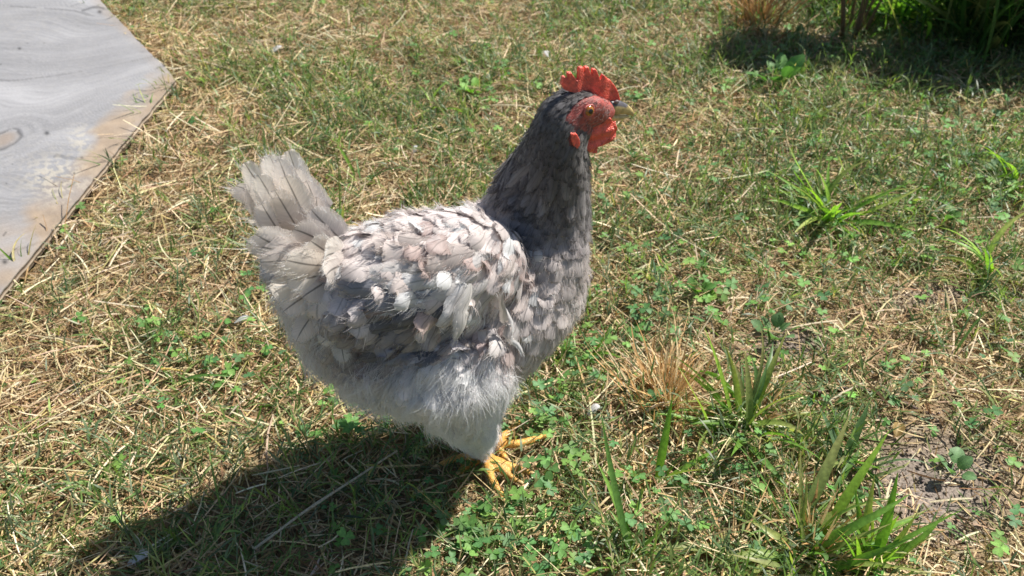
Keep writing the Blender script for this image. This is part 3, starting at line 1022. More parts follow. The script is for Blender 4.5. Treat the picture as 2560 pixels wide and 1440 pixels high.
body_me.vertices.foreach_set('co', bv.astype(np.float32).ravel()); body_me.update()

# control points: u, v, dir x, dir down, length(mm), colour r g b
CP = np.array([
    (1490, 235, -1.0, 0.1, 5, 0.09, 0.085, 0.085), (1440, 235, -1.0, 0.2, 7, 0.10, 0.10, 0.105), (1380, 250, -0.85, 0.5, 10, 0.10, 0.10, 0.105),
    (1430, 330, -0.5, 0.9, 7, 0.10, 0.10, 0.10), (1340, 320, -0.5, 0.85, 14, 0.075, 0.072, 0.075), (1390, 380, -0.2, 1.0, 15, 0.05, 0.048, 0.052),
    (1300, 400, -0.4, 0.9, 19, 0.07, 0.067, 0.07), (1450, 400, 0.0, 1.0, 16, 0.105, 0.10, 0.10), (1380, 460, -0.1, 1.0, 21, 0.062, 0.06, 0.068),
    (1470, 480, 0.05, 1.0, 20, 0.19, 0.185, 0.19), (1280, 450, -0.6, 0.8, 20, 0.13, 0.125, 0.13), (1270, 500, -0.8, 0.6, 20, 0.36, 0.345, 0.35), (1340, 530, -0.3, 1.0, 22, 0.15, 0.15, 0.16),
    (1430, 550, -0.05, 1.0, 21, 0.24, 0.23, 0.235), (1220, 520, -0.9, 0.4, 21, 0.42, 0.40, 0.40),
    (1150, 520, -1, 0.12, 22, 0.40, 0.375, 0.37), (1000, 565, -1, 0.1, 23, 0.42, 0.395, 0.385), (880, 590, -1, 0.15, 24, 0.46, 0.43, 0.42),
    (1300, 600, -0.6, 0.75, 22, 0.36, 0.335, 0.33), (1200, 620, -0.85, 0.45, 24, 0.44, 0.40, 0.385), (1050, 640, -0.95, 0.3, 29, 0.46, 0.42, 0.40), (930, 660, -0.95, 0.3, 28, 0.44, 0.41, 0.40),
    (1380, 680, -0.3, 0.95, 25, 0.40, 0.37, 0.36), (1250, 700, -0.6, 0.8, 30, 0.46, 0.42, 0.40), (1100, 720, -0.8, 0.6, 32, 0.46, 0.425, 0.41), (960, 750, -0.9, 0.4, 33, 0.36, 0.35, 0.37),
    (1450, 640, -0.05, 1.0, 24, 0.34, 0.32, 0.31), (1440, 740, -0.3, 1.0, 26, 0.36, 0.335, 0.32), (1370, 800, -0.5, 0.85, 34, 0.30, 0.285, 0.28), (1310, 880, -0.5, 0.9, 32, 0.36, 0.33, 0.31),
    (1200, 820, -0.7, 0.7, 34, 0.24, 0.23, 0.24), (1050, 830, -0.9, 0.45, 36, 0.15, 0.155, 0.18), (900, 820, -0.8, 0.6, 34, 0.18, 0.185, 0.21),
    (1250, 950, -0.1, 1.0, 26, 0.60, 0.585, 0.60), (1120, 930, -0.6, 0.8, 26, 0.66, 0.65, 0.68), (1180, 900, -0.4, 0.9, 26, 0.66, 0.65, 0.68), (1180, 1050, 0.0, 1.0, 20, 0.62, 0.61, 0.61), (1000, 980, -0.4, 0.9, 28, 0.60, 0.59, 0.61),
    (1305, 572, -0.6, 0.75, 20, 0.38, 0.36, 0.355), (1350, 615, -0.4, 0.9, 22, 0.38, 0.36, 0.35), (1415, 640, -0.15, 1.0, 22, 0.34, 0.32, 0.31), (1250, 560, -0.8, 0.5, 22, 0.42, 0.395, 0.385),
    (740, 640, -0.8, 0.6, 34, 0.48, 0.45, 0.44), (790, 720, -0.5, 0.85, 34, 0.50, 0.475, 0.47), (720, 760, -0.45, 0.9, 30, 0.46, 0.435, 0.42), (840, 900, -0.3, 0.95, 28, 0.48, 0.465, 0.47),
    (900, 970, -0.2, 1.0, 26, 0.52, 0.505, 0.51)], float)

def field(u, v):
    d2 = (CP[:, 0][None] - np.atleast_1d(u)[:, None]) ** 2 + (CP[:, 1][None] - np.atleast_1d(v)[:, None]) ** 2
    w = 1.0 / (d2 + 900.0) ** 1.7
    w /= w.sum(1, keepdims=True)
    return w @ CP[:, 2:]

FACE = np.array([(1412, 300), (1428, 268), (1450, 250), (1500, 232), (1560, 240), (1560, 300), (1518, 320), (1495, 345), (1470, 335), (1445, 318)], float)
def in_poly(u, v, poly):
    c = np.zeros(len(u), bool)
    n = len(poly)
    for i in range(n):
        x0, y0 = poly[i]; x1, y1 = poly[(i + 1) % n]
        cond = ((y0 > v) != (y1 > v)) & (u < (x1 - x0) * (v - y0) / (y1 - y0 + 1e-9) + x0)
        c ^= cond
    return c

u, v = near_uv(bv)
fld = field(u, v)
bc = fld[:, 3:6] * 0.8
face = in_poly(u, v, FACE) & (bv[:, 2] > 0.3)
nzf = fbm(u / 5, v / 5, 6, 3)[:, None]
red = np.array([0.38, 0.075, 0.06]) * (0.7 + 0.6 * nzf)
grey = np.array([0.17, 0.12, 0.115])
fz = np.clip((nzf - 0.45) * 2.2 + 0.6 * blob(u, v, 1490, 335, 25, 20)[:, None], 0, 0.6)
bc[face] = (red * (1 - fz) + grey * fz)[face]
ear = blob(u, v, 1434, 345, 14, 20)[:, None] * (bv[:, 2] > 0.3)[:, None]
bc = bc * (1 - ear) + np.array([0.35, 0.03, 0.025]) * ear
# bare yellow shank and toes below the leg feathers
shank = (bv[:, 2] < 0.036) | ((bv[:, 2] < 0.080) & (bv[:, 1] > Y0 - 0.002) & (u > 1205) & (bv[:, 0] > -0.06))
ring = 0.85 + 0.3 * vnoise(u / 4.0, v / 4.0, 8)[:, None]
bc[shank] = (np.array([0.68, 0.36, 0.08]) * ring)[shank]
a = body_me.attributes.new('Col', 'FLOAT_COLOR', 'POINT')
a.data.foreach_set('color', np.concatenate([bc, np.ones((nv, 1))], 1).astype(np.float32).ravel())
body_me.materials.append(M_body); body_me.materials.append(leg_mat())
_nl = len(body_me.loops)
_lv = np.empty(_nl, np.int32); body_me.loops.foreach_get('vertex_index', _lv)
_ls = np.empty(len(body_me.polygons), np.int32); body_me.polygons.foreach_get('loop_start', _ls)
body_me.polygons.foreach_set('material_index', shank[_lv[_ls]].astype(np.int32))
body_me.polygons.foreach_set('use_smooth', np.ones(len(body_me.polygons), bool))
body = bpy.data.objects.new('body', body_me); C.objects.link(body)
body.parent = hen; body.matrix_parent_inverse = Matrix.Translation(-hen.location)

bm = bmesh.new(); bm.from_mesh(body_me)
bvh = BVHTree.FromBMesh(bm)
bmesh.ops.triangulate(bm, faces=bm.faces[:])
tri = np.array([[q.index for q in f.verts] for f in bm.faces])
bm.free()

# ---- feathers
HAIRS = []      # (points array k x 3, colour, radius)

def fts(i, k):
    """row position along a feather, rows crowd towards the rounded tip"""
    s_ = i / (k - 1)
    return 1 - (1 - s_) ** 1.5

def fprof(t):
    return min(1, (t + 0.05) / 0.5) ** 0.55 * (math.sqrt(max(0.0, 1 - ((t - 0.62) / 0.385) ** 2)) if t > 0.62 else 1.0)

def feather_rows(path, nrm, wid, L, color, edge=1.2, shaft=1.0, ragged=0.10, cup=0.15, tipw=0.0, barbs=14, dark_tip=None, cup_rnd=0.0):
    """path: k points; nrm: k normals; 7 columns. Returns V, F(quads), col, fuv"""
    k = len(path)
    cols = (-1.0, -0.66, -0.3, 0.0, 0.3, 0.66, 1.0)
    V, K, U = [], [], []
    rnd = R.random()
    asym = R.uniform(-0.15, 0.15)
    prevB = None
    rows_B = []
    for i in range(k):
        t = fts(i, k)
        T = (path[min(i + 1, k - 1)] - path[max(i - 1, 0)]).normalized()
        B = nrm[i].cross(T)
        if B.length < 1e-6: B = prevB or Vector((1, 0, 0))
        B.normalize(); prevB = B
        Nn = T.cross(B).normalized()
        rows_B.append((T, B, Nn))
        w = fprof(t)
        w = max(w, 0.04)
        for c in cols:
            jl = 1 + R.uniform(-ragged, ragged) * (abs(c) > 0.9)
            cc = c * w * wid * 0.5 * jl * (1 + asym * (1 if c > 0 else -1))
            back = -abs(c) ** 1.5 * 0.10 * L * (1 - t) * 0 + (-abs(c) * 0.05 * L if i == k - 1 else 0)
            dz = -cup * abs(c) ** 2 * w * wid * 0.5
            V.append(path[i] + B * cc + Nn * dz + T * back)
            f = 1 + (edge - 1) * max(abs(c) ** 2 * 0.8, t ** 3)
            cl = color * f * (0.88 + 0.12 * t)
            if dark_tip is not None:
                q = min(1, max(0, (t - 0.55) / 0.3)) * (1 - abs(c) ** 3 * 0.6)
                cl = cl * (1 - q) + dark_tip * q
            K.append((*cl, 1.0 - 0.5 * min(1, max(0, (t - 0.86) / 0.14)) * R.uniform(0.5, 1.0)))
            U.append((c, t * L * 100, rnd))
    F = []
    n = len(cols)
    for i in range(k - 1):
        for j in range(n - 1):
            F.append((i * n + j, i * n + j + 1, (i + 1) * n + j + 1, (i + 1) * n + j))
    # fringe of loose barbs beyond the rim
    for _ in range(barbs):
        t = R.uniform(0.15, 1.0) ** 0.7
        i = min(k - 1, int(t * (k - 1) + 0.5)); s = R.choice((-1, 1))
        T, B, Nn = rows_B[i]
        tt = fts(i, k)
        w = fprof(tt)
        p0 = path[i] + B * (s * w * wid * 0.42 * R.uniform(0.6, 1))
        d = (T * R.uniform(0.8, 1.3) + B * s * R.uniform(0.2, 0.8) * (1 - 0.6 * tt) + Nn * R.uniform(-0.15, 0.3)).normalized()
        l = R.uniform(0.14, 0.42) * max(wid, 0.008)
        HAIRS.append(((p0, p0 + d * l * 0.5 + Nn * 0.0003, p0 + d * l + T * l * 0.2), np.minimum(color * R.uniform(0.95, 1.5), 0.8), R.uniform(0.00007, 0.00018)))
    return V, F, K, U

def trace(P, D, L, k, h0, lift, curl=0.0, power=1.4):
    path, nr = [], []
    q, no, _, _ = bvh.find_nearest(P)
    cur = q
    for i in range(k):
        t = fts(i, k)
        step = L * (fts(min(i + 1, k - 1), k) - t)
        path.append(cur + no * (h0 + lift * t ** power + curl * t ** 4)); nr.append(no.copy())
        D = (D - no * D.dot(no))
        if D.length < 1e-6: D = Vector((-1, 0, 0))
        D.normalize()
        nx = cur + D * step
        q, n2, _, _ = bvh.find_nearest(nx)
        if q is None: break
        # feathers are stiff: do not follow sharp folds
        n2 = (no * 0.55 + n2 * 0.45).normalized()
        off = (nx - q).dot(n2)
        cur = q if off < 0 else q + n2 * off * 0.5
        no = n2
    return path, nr

# sample the surface
va, vb, vc = bv[tri[:, 0]], bv[tri[:, 1]], bv[tri[:, 2]]
cr = np.cross(vb - va, vc - va); ar = np.linalg.norm(cr, axis=1)
tn = cr / (ar[:, None] + 1e-12)
fi = rng.choice(len(tri), 60000, p=ar / ar.sum())
r1 = np.sqrt(rng.uniform(0, 1, 60000)); r2 = rng.uniform(0, 1, 60000)
SP = va[fi] * (1 - r1)[:, None] + vb[fi] * (r1 * (1 - r2))[:, None] + vc[fi] * (r1 * r2)[:, None]
SN = tn[fi]
su, sv = near_uv(SP)
SF = field(su, sv)
ok = ~(in_poly(su, sv, FACE) & (SP[:, 2] > 0.3)) & (SP[:, 2] > 0.045) & ~((blob(su, sv, 1434, 345, 11, 16) > 0.4) & (SP[:, 2] > 0.3))
ok &= ~((su > 1528) & (SP[:, 2] > 0.3))
ok &= ~((su > 1468) & (sv > 300) & (sv < 375) & (SP[:, 2] > 0.3))
shk = (SP[:, 2] < 0.078) & (SP[:, 1] > Y0 - 0.002) & (su > 1195)
ok &= ~shk
cell = {}
chosen = []
for i in np.nonzero(ok)[0]:
    L = SF[i, 2] / 1000
    r = 0.27 * L
    if su[i] > 780 and sv[i] > 890: r = 0.30 * L
    p = SP[i]; key = tuple(np.floor(p / 0.012).astype(int)); bad = False
    rr = int(math.ceil(r / 0.012))
    for dx in range(-rr, rr + 1):
        for dy in range(-rr, rr + 1):
            for dz in range(-rr, rr + 1):
                for (q, qr) in cell.get((key[0] + dx, key[1] + dy, key[2] + dz), ()):
                    if (q[0] - p[0]) ** 2 + (q[1] - p[1]) ** 2 + (q[2] - p[2]) ** 2 < max(r, qr * 0.8) ** 2:
                        bad = True; break
                if bad: break
            if bad: break
        if bad: break
    if not bad:
        cell.setdefault(key, []).append((p, r)); chosen.append(i)

def dir3(dx, dd, sy, N_):
    """direction in the side plane, -z is down; splay slightly outward"""
    d = Vector((dx, 0.12 * sy, -dd))
    d = d - N_ * d.dot(N_)
    return d.normalized() if d.length > 1e-5 else Vector((-1, 0, 0))

coverts = []        # near side, big: separate parts
rest = []
for i in chosen:
    dx, dd, Lm, cr_, cg_, cb_ = SF[i]
    p = Vector(SP[i]); nn = Vector(SN[i]); sy = -1 if p.y < Y0 + float(ysh(p.z)) else 1
    L = Lm / 1000 * R.uniform(0.85, 1.2)
    U_, V_ = su[i], sv[i]
    wingz = math.exp(-(((U_ - 1080) / 260) ** 2 + ((V_ - 720) / 150) ** 2))
    neckz = V_ < 560 and U_ > 1230
    d = dir3(dx, dd, sy, nn)
    ang = R.gauss(0, 0.12 + 0.18 * wingz + (0.1 if U_ < 860 else 0))
    d = Matrix.Rotation(ang, 3, nn) @ d
    base = np.minimum(np.array((cr_, cg_, cb_)) * (1.2 if V_ < 560 and U_ > 1230 else 1.56), 0.80) * np.array((1.03, 0.985, 0.97)) * (1 + R.gauss(0, 0.07))
    q = R.random()
    dark_tip = None
    if 820 < U_ < 1120 and 740 < V_ < 890: base = base * 0.72  # low wing: slate plumage, darkened further to paint in its shade
    if wingz > 0.25:
        if q < 0.16: base = base * np.array((0.70, 0.62, 0.60))
        elif q < 0.30: base = np.minimum(base * 1.35, 0.68)
    if not neckz and q > 0.8: dark_tip = base * R.uniform(0.7, 0.9)
    if neckz or (U_ > 1330 and V_ < 700): dark_tip = base * R.uniform(0.5, 0.75)
    lift = (0.0030 + R.random() * 0.004 + wingz * max(0, R.gauss(0.002, 0.005))) * (L / 0.03)
    if Lm < 12: lift *= 0.5
    curl = R.uniform(0, 0.006) * wingz if q < 0.5 else 0
    fluffy = U_ < 1300 and V_ > 880
    wid = L * R.uniform(0.55, 0.8) * (0.85 if neckz else 1.0)
    k = 12 if L > 0.02 else 7
    path, nr = trace(p, d, L, k, 0.0004 + R.random() * 0.0012, lift, curl)
    if len(path) < k: continue
    edge = 1.22 if not neckz else 2.5
    f = feather_rows(path, nr, wid, L, base, edge=edge, ragged=0.09, cup=R.uniform(0.1, 0.45), dark_tip=dark_tip, barbs=60 if fluffy else (24 if L > 0.018 else 12))
    vis = sy < 0 and L > 0.024 and not fluffy
    rest.append((f, L if vis else 0, U_))

# the largest visible contour feathers are parts of their own
order = sorted(range(len(rest)), key=lambda i: -rest[i][1])
singles = set(i for i in order[:230] if rest[i][1] > 0)
V, F, K, U = [], [], [], []
for i, (f, L, _) in enumerate(rest):
    if i in singles:
        o = new_mesh('body_feather', np.array([tuple(q) for q in f[0]]), np.array(f[1]), M_feather, parent=hen, col=np.array(f[2]), fuv=np.array(f[3]))
    else:
        b = len(V)
        V += [tuple(q) for q in f[0]]; F += [tuple(x + b for x in q) for q in f[1]]; K += list(f[2]); U += list(f[3])
o = new_mesh('plumage', np.array(V), np.array(F), M_feather, parent=hen, col=np.array(K), fuv=np.array(U))
o['kind'] = 'stuff'

def surf_feather(name, a, b, wpx, color, h0, lift, curl=0.0, edge=1.25, sy=-1, k=12, rot=0.0, power=1.2, parent=None):
    """feather lying on the flank from pixel a to pixel b of the side view"""
    def hit(px, py):
        o = CAM_L; p = W(px, py, Y0)
        loc, no, _, _ = bvh.ray_cast(o, (p - o).normalized())
        if loc is None:
            loc, no, _, _ = bvh.find_nearest(p)
        return loc, no
    pa, na = hit(*a); pb, nb = hit(*b)
    if sy > 0:
        pa = Vector((pa.x, 2 * Y0 - pa.y, pa.z)); pb = Vector((pb.x, 2 * Y0 - pb.y, pb.z))
        na = Vector((na.x, -na.y, na.z))
    L = (pb - pa).length
    path, nr = trace(pa, (pb - pa).normalized(), L, k, h0, lift, curl, power)
    if (path[-1] - pb).length > 0.5 * L and name == 'hackle_feather': return None
    # twist normals for ruffled feathers
    if rot:
        nr = [Matrix.Rotation(rot * i / (k - 1), 3, (pb - pa).normalized()) @ q for i, q in enumerate(nr)]
    wid = wpx / 2900.0
    f = feather_rows(path, nr, wid, L, np.array(color), edge=edge, ragged=0.07, cup=R.uniform(0.15, 0.5), barbs=50)
    return new_mesh(name, np.array([tuple(q) for q in f[0]]), np.array(f[1]), M_feather, parent=hen, col=np.array(f[2]), fuv=np.array(f[3]))

BLUE = (0.25, 0.255, 0.29); TAUPE = (0.46, 0.40, 0.375); PALE = (0.60, 0.57, 0.555); MID = (0.54, 0.505, 0.49); SLATE = (0.14, 0.145, 0.17); WHITE = (0.68, 0.67, 0.675)
flight = [  # root, tip, width px, colour, extra height mm
    ((1130, 760), (850, 742), 62, BLUE, 3), ((1150, 780), (838, 800), 66, SLATE, 3.5), ((1170, 800), (850, 850), 64, BLUE, 4), ((1190, 815), (880, 900), 62, SLATE, 4.5),
    ((1210, 825), (945, 925), 60, BLUE, 5), ((1230, 830), (1010, 930), 58, SLATE, 5.5), ((1245, 830), (1085, 925), 56, TAUPE, 6), ((1262, 825), (1150, 915), 52, TAUPE, 6),
    ((1290, 815), (1215, 905), 50, MID, 6),
    ((1090, 715), (845, 700), 60, BLUE, 7), ((1130, 730), (870, 775), 64, SLATE, 7.5), ((1160, 745), (920, 830), 60, SLATE, 8), ((1190, 760), (985, 865), 58, BLUE, 8.5), ((1215, 765), (1060, 875), 58, SLATE, 9), ((1120, 735), (905, 745), 58, BLUE, 9.5), ((1150, 750), (960, 800), 56, SLATE, 10),
    ((1240, 765), (1140, 870), 54, TAUPE, 9), ((1275, 760), (1200, 860), 52, MID, 9), ((1310, 750), (1255, 850), 48, MID, 9),
    ((1110, 660), (890, 690), 66, PALE, 10), ((1150, 670), (955, 720), 60, WHITE, 11), ((1180, 680), (1010, 770), 60, PALE, 12), ((1215, 690), (1085, 775), 56, PALE, 12.5), ((1250, 690), (1150, 795), 54, MID, 10),
    ((1290, 685), (1215, 790), 46, PALE, 6), ((1330, 680), (1280, 780), 40, TAUPE, 4), ((1365, 675), (1340, 770), 36, MID, 2),
    ((1060, 615), (930, 640), 62, TAUPE, 7), ((1100, 600), (985, 600), 54, TAUPE, 6), ((1180, 630), (1060, 650), 56, TAUPE, 11), ((1240, 630), (1150, 690), 46, PALE, 7), ((1290, 630), (1235, 700), 42, TAUPE, 4), ((1340, 630), (1310, 705), 38, TAUPE, 2),
    ((1150, 700), (1090, 778), 48, WHITE, 16)]
for a_, b_, w_, c_, h_ in flight:
    for sy in (-1, 1):
        c2 = np.array(c_) * R.uniform(0.92, 1.08)
        surf_feather('wing_feather', a_, (b_[0] + R.uniform(-8, 8), b_[1] + R.uniform(-8, 8)), w_ * R.uniform(0.9, 1.15), c2,
                     0.001 + 0.45 * h_ / 1000, R.uniform(0.002, 0.007), curl=R.choice((0, 0, 0, 0.005)), sy=sy, rot=R.gauss(0, 0.14))
# one dishevelled covert hanging edge-on below the wing
surf_feather('wing_feather', (1235, 705), (1262, 862), 22, (0.52, 0.47, 0.44), 0.016, 0.006, rot=1.0)
surf_feather('wing_feather', (1262, 770), (1268, 880), 15, (0.7, 0.68, 0.66), 0.015, 0.004, rot=0.8)
surf_feather('wing_feather', (1140, 700), (1095, 782), 40, (0.6, 0.57, 0.54), 0.016, 0.008, curl=0.004)

# long hackle feathers over the shoulder, dark also to paint the neck's shadow there
hack = [((1296, 440), (1240, 528)), ((1310, 445), (1262, 548)), ((1335, 450), (1292, 560)), ((1358, 455), (1322, 570)), ((1382, 460), (1356, 580)),
        ((1405, 462), (1392, 585)), ((1430, 462), (1424, 585)), ((1445, 462), (1440, 575)), ((1315, 475), (1285, 540)), ((1345, 480), (1318, 556)), ((1375, 482), (1352, 562)),
        ((1402, 485), (1388, 565)), ((1430, 485), (1422, 570)), ((1330, 415), (1285, 510)), ((1360, 408), (1326, 520)), ((1395, 410), (1372, 525)), ((1425, 415), (1412, 530))]
for rep_ in range(2):
    for a_, b_ in hack:
        for sy in ((-1, 1) if 1300 < a_[0] < 1400 else (-1,)):
            j = lambda: R.uniform(-9, 9)
            g_ = 0.055 + 0.085 * max(0, (b_[1] - 500) / 85) + R.uniform(0, 0.03) + (0.06 if R.random() < 0.2 else 0)
            surf_feather('hackle_feather', (a_[0] + j(), a_[1] + j()), (b_[0] + j(), b_[1] + j() - 24 - 14 * rep_), R.uniform(26, 36), (g_ * 1.08, g_, g_ * 0.99),
                         0.0018 + 0.0010 * rep_, R.uniform(0.002, 0.006), edge=1.9, sy=sy, rot=R.gauss(0, 0.08))

def free_feather(name, P, Q, wid, color, nrm, bow=0.0, k=18, edge=1.2, droop=0.0, tipcurl=0.0, barbs=30):
    path, nr = [], []
    ax = (Q - P); L = ax.length
    n0 = (nrm - ax * (nrm.dot(ax) / ax.length_squared)).normalized()
    B = n0.cross(ax.normalized())
    for i in range(k):
        t = fts(i, k)
        p = P + ax * t + n0 * (bow * 4 * t * (1 - t) + tipcurl * t ** 4) + B * (droop * 4 * t * (1 - t))
        path.append(p); nr.append((n0 - ax.normalized() * (tipcurl * 3 * t ** 3 / L)).normalized())
    f = feather_rows(path, nr, wid, L, np.array(color), edge=edge, ragged=0.05, cup=0.18, barbs=barbs)
    return new_mesh(name, np.array([tuple(q) for q in f[0]]), np.array(f[1]), M_tail, parent=hen, col=np.array(f[2]), fuv=np.array(f[3]))

TW = (0.80, 0.735, 0.665); TG = (0.71, 0.65, 0.61); TP = (0.85, 0.79, 0.72)
tails = [  # root px, tip px, y of root, y of tip, width m, colour
    ((800, 660), (698, 372), 0.004, 0.004, 0.022, TP), ((795, 665), (676, 382), -0.006, -0.010, 0.019, TW), ((790, 668), (628, 384), -0.012, -0.020, 0.022, TP),
    ((782, 672), (600, 436), -0.018, -0.028, 0.024, TW), ((778, 680), (606, 500), -0.024, -0.034, 0.022, TG), ((812, 655), (728, 412), -0.004, -0.012, 0.020, TW),
    ((822, 650), (757, 448), -0.008, -0.014, 0.020, TG), ((835, 650), (783, 492), -0.010, -0.016, 0.020, TG), ((845, 650), (812, 540), -0.012, -0.018, 0.020, TG),
    ((800, 660), (652, 396), -0.022, -0.032, 0.021, TG), ((808, 655), (690, 440), -0.026, -0.036, 0.023, TW), ((800, 660), (640, 470), -0.027, -0.038, 0.021, TG)]
for a_, b_, ya, yb, w_, c_ in tails:
    b_ = (b_[0] + (44 if b_[0] < 660 else 22 if b_[0] < 700 else 8), b_[1])
    for sy in (1, -1):
        P = W(a_[0], a_[1], Y0 + sy * ya); Q = W(b_[0], b_[1], Y0 + sy * yb)
        if sy < 0:     # mirrored far half of the tail tent
            P = W(a_[0], a_[1], Y0 + ya); Q = W(b_[0], b_[1], Y0 + yb)
            P.y = 2 * Y0 - P.y; Q.y = 2 * Y0 - Q.y; Q.x -= R.uniform(0.0, 0.006); Q.z -= R.uniform(0.02, 0.035)
        nrm = Vector((-0.15, (-1 if sy > 0 else 1), 0.35)) if ya != 0.004 else Vector((0.1, -1, 0.1))
        free_feather('tail_feather', P, Q, w_, np.array(c_) * R.uniform(0.93, 1.07), nrm, bow=-0.004, droop=R.uniform(-0.003, 0.003), tipcurl=R.uniform(-0.002, 0.006))
cushion = [  # ruffled saddle and tail coverts
    ((870, 610), (775, 520), 0.030, 0.034, 0.024, TG), ((850, 630), (722, 560), 0.034, 0.042, 0.026, TG), ((840, 640), (765, 585), 0.040, 0.050, 0.024, TW),
    ((800, 640), (625, 572), 0.036, 0.044, 0.026, TG), ((800, 655), (618, 612), 0.040, 0.050, 0.022, TG), ((800, 660), (655, 660), 0.040, 0.055, 0.026, TG),
    ((810, 670), (672, 735), 0.042, 0.055, 0.026, TW), ((830, 660), (700, 640), 0.048, 0.060, 0.026, TW), ((830, 675), (722, 700), 0.050, 0.062, 0.028, TP),
    ((850, 690), (752, 745), 0.054, 0.064, 0.027, TG), ((840, 700), (705, 780), 0.048, 0.060, 0.025, TG), ((850, 710), (780, 800), 0.056, 0.066, 0.026, TW),
    ((860, 640), (792, 640), 0.050, 0.062, 0.024, TP), ((880, 660), (800, 690), 0.056, 0.068, 0.025, TG), ((862, 760), (800, 860), 0.058, 0.068, 0.020, TP), ((846, 800), (862, 905), 0.060, 0.070, 0.016, WHITE),
    ((840, 740), (740, 850), 0.050, 0.060, 0.022, TG)]
for a_, b_, ya, yb, w_, c_ in cushion:
    for sy in (1, -1):
        P = W(a_[0], a_[1], Y0 - ya); Q = W(b_[0], b_[1], Y0 - yb)
        nrm = Vector((-0.25, -1, 0.45))
        if sy < 0:
            P.y = 2 * Y0 - P.y; Q.y = 2 * Y0 - Q.y; nrm.y = 1
            Q.z -= 0.01
        free_feather('tail_covert', P, Q, w_, np.array(c_) * R.uniform(0.9, 1.08), nrm, bow=R.uniform(0.001, 0.006), droop=R.uniform(-0.004, 0.004), tipcurl=R.choice((-0.004, 0.002, 0.008)), barbs=44)

# ---- down and loose barbs as hair
def hair_object(name, items, material, parent, kind='stuff'):
    cu = bpy.data.hair_curves.new(name)
    sizes = [len(it[0]) for it in items]
    cu.add_curves(sizes)
    pts = np.array([tuple(p) for it in items for p in it[0]], np.float32)
    cu.position_data.foreach_set('vector', pts.ravel())
    rad = []
    for it in items:
        m = len(it[0])
        rad += [it[2] * (1 - 0.75 * j / (m - 1)) for j in range(m)]
    at = cu.attributes.get('radius') or cu.attributes.new('radius', 'FLOAT', 'POINT')
    at.data.foreach_set('value', np.array(rad, np.float32))
    ac = cu.attributes.new('Col', 'FLOAT_COLOR', 'CURVE')
    ac.data.foreach_set('color', np.array([(*it[1], 1.0) for it in items], np.float32).ravel())
    cu.materials.append(material)
    o = bpy.data.objects.new(name, cu); C.objects.link(o)
    o.parent = parent; o.matrix_parent_inverse = Matrix.Translation(-parent.location)
    o['kind'] = kind
    return o

DOWN = []
def down_region(u, v, z):
    f = np.clip((v - 880) / 40, 0, 1) * (u > 760) * (u < 1310)
    r = np.clip((830 - u) / 60, 0, 1) * np.clip((v - 720) / 60, 0, 1)
    lo = np.clip((v - 860) / 40, 0, 1) * (u <= 1330)
    return np.maximum(np.maximum(f, r), lo * 0.6)
pr = down_region(su, sv, SP[:, 2]) * ok * (SP[:, 2] > 0.03)
cand = np.nonzero(rng.uniform(0, 1, len(pr)) < pr)[0]
for i in cand:
    for rep in range(3):
        dx, dd, Lm, c1, c2, c3 = SF[i]
        p = Vector(SP[i]) + Vector((R.gauss(0, .0015), R.gauss(0, .0015), R.gauss(0, .0015))); nn = Vector(SN[i]); sy = -1 if p.y < Y0 else 1
        # tufts: direction follows a coherent noise so strands clump
        un, vn_ = su[i] / 26, sv[i] / 26
        a1 = float(vnoise(un, vn_, 3)) - 0.5; a2 = float(vnoise(un, vn_, 5)) - 0.5
        d = dir3(dx + a1 * 2.6, dd + a2 * 1.4, sy, nn)
        L = R.uniform(0.009, 0.026) * (0.7 if su[i] > 1140 and sv[i] > 1010 else 1.0)
        if su[i] < 1000: L *= 1.35
        out = R.uniform(0.1, 0.9)
        fr = Vector((R.gauss(0, 1), R.gauss(0, 1), R.gauss(0, 1))) * 0.25
        p1 = p + (d * 0.7 + nn * out) * L * 0.35
        p2 = p1 + (d + nn * out * 0.35 + fr * 0.5) * L * 0.35
        p3 = p2 + (d + fr - nn * 0.15) * L * 0.35
        base = np.array((c1, c2, c3)) * 1.8 * (0.8 + 0.4 * R.random())
        DOWN.append(((p, p1, p2, p3), np.minimum(base, 0.86), R.choice((0.00007, 0.00010, 0.00013, 0.00026))))
hair_object('down', DOWN, M_down, hen)
hair_object('loose_barbs', HAIRS, M_down, hen)

# short bristly face feathers
BR = []
fsel = np.nonzero(in_poly(su, sv, FACE) & (SP[:, 2] > 0.3) & (su < 1525))[0]
extra = list(fsel) * 5
for i in extra:
    near_eye = math.hypot(su[i] - 1473, sv[i] - 277) < 19
    if near_eye or R.random() < 0.35: continue
    p = Vector(SP[i]) + Vector((R.gauss(0, .0008), 0, R.gauss(0, .0008))); nn = Vector(SN[i])
    d = dir3(-1, 0.35, 0, nn)
    L = R.uniform(0.0012, 0.0028)
    dark = R.random() < 0.6
    BR.append(((p, p + d * L * 0.5 + nn * 0.0004, p + d * L + nn * 0.0005), np.array((0.10, 0.08, 0.08)) if dark else np.array((0.55, 0.45, 0.42)), 0.00009))
if BR: hair_object('face_bristles', BR, M_down, hen)

# ---- comb, wattles, beak, eyes
def z2p(p): return (1200 + p[0] / 3.273, 120 + p[1] / 3.273)

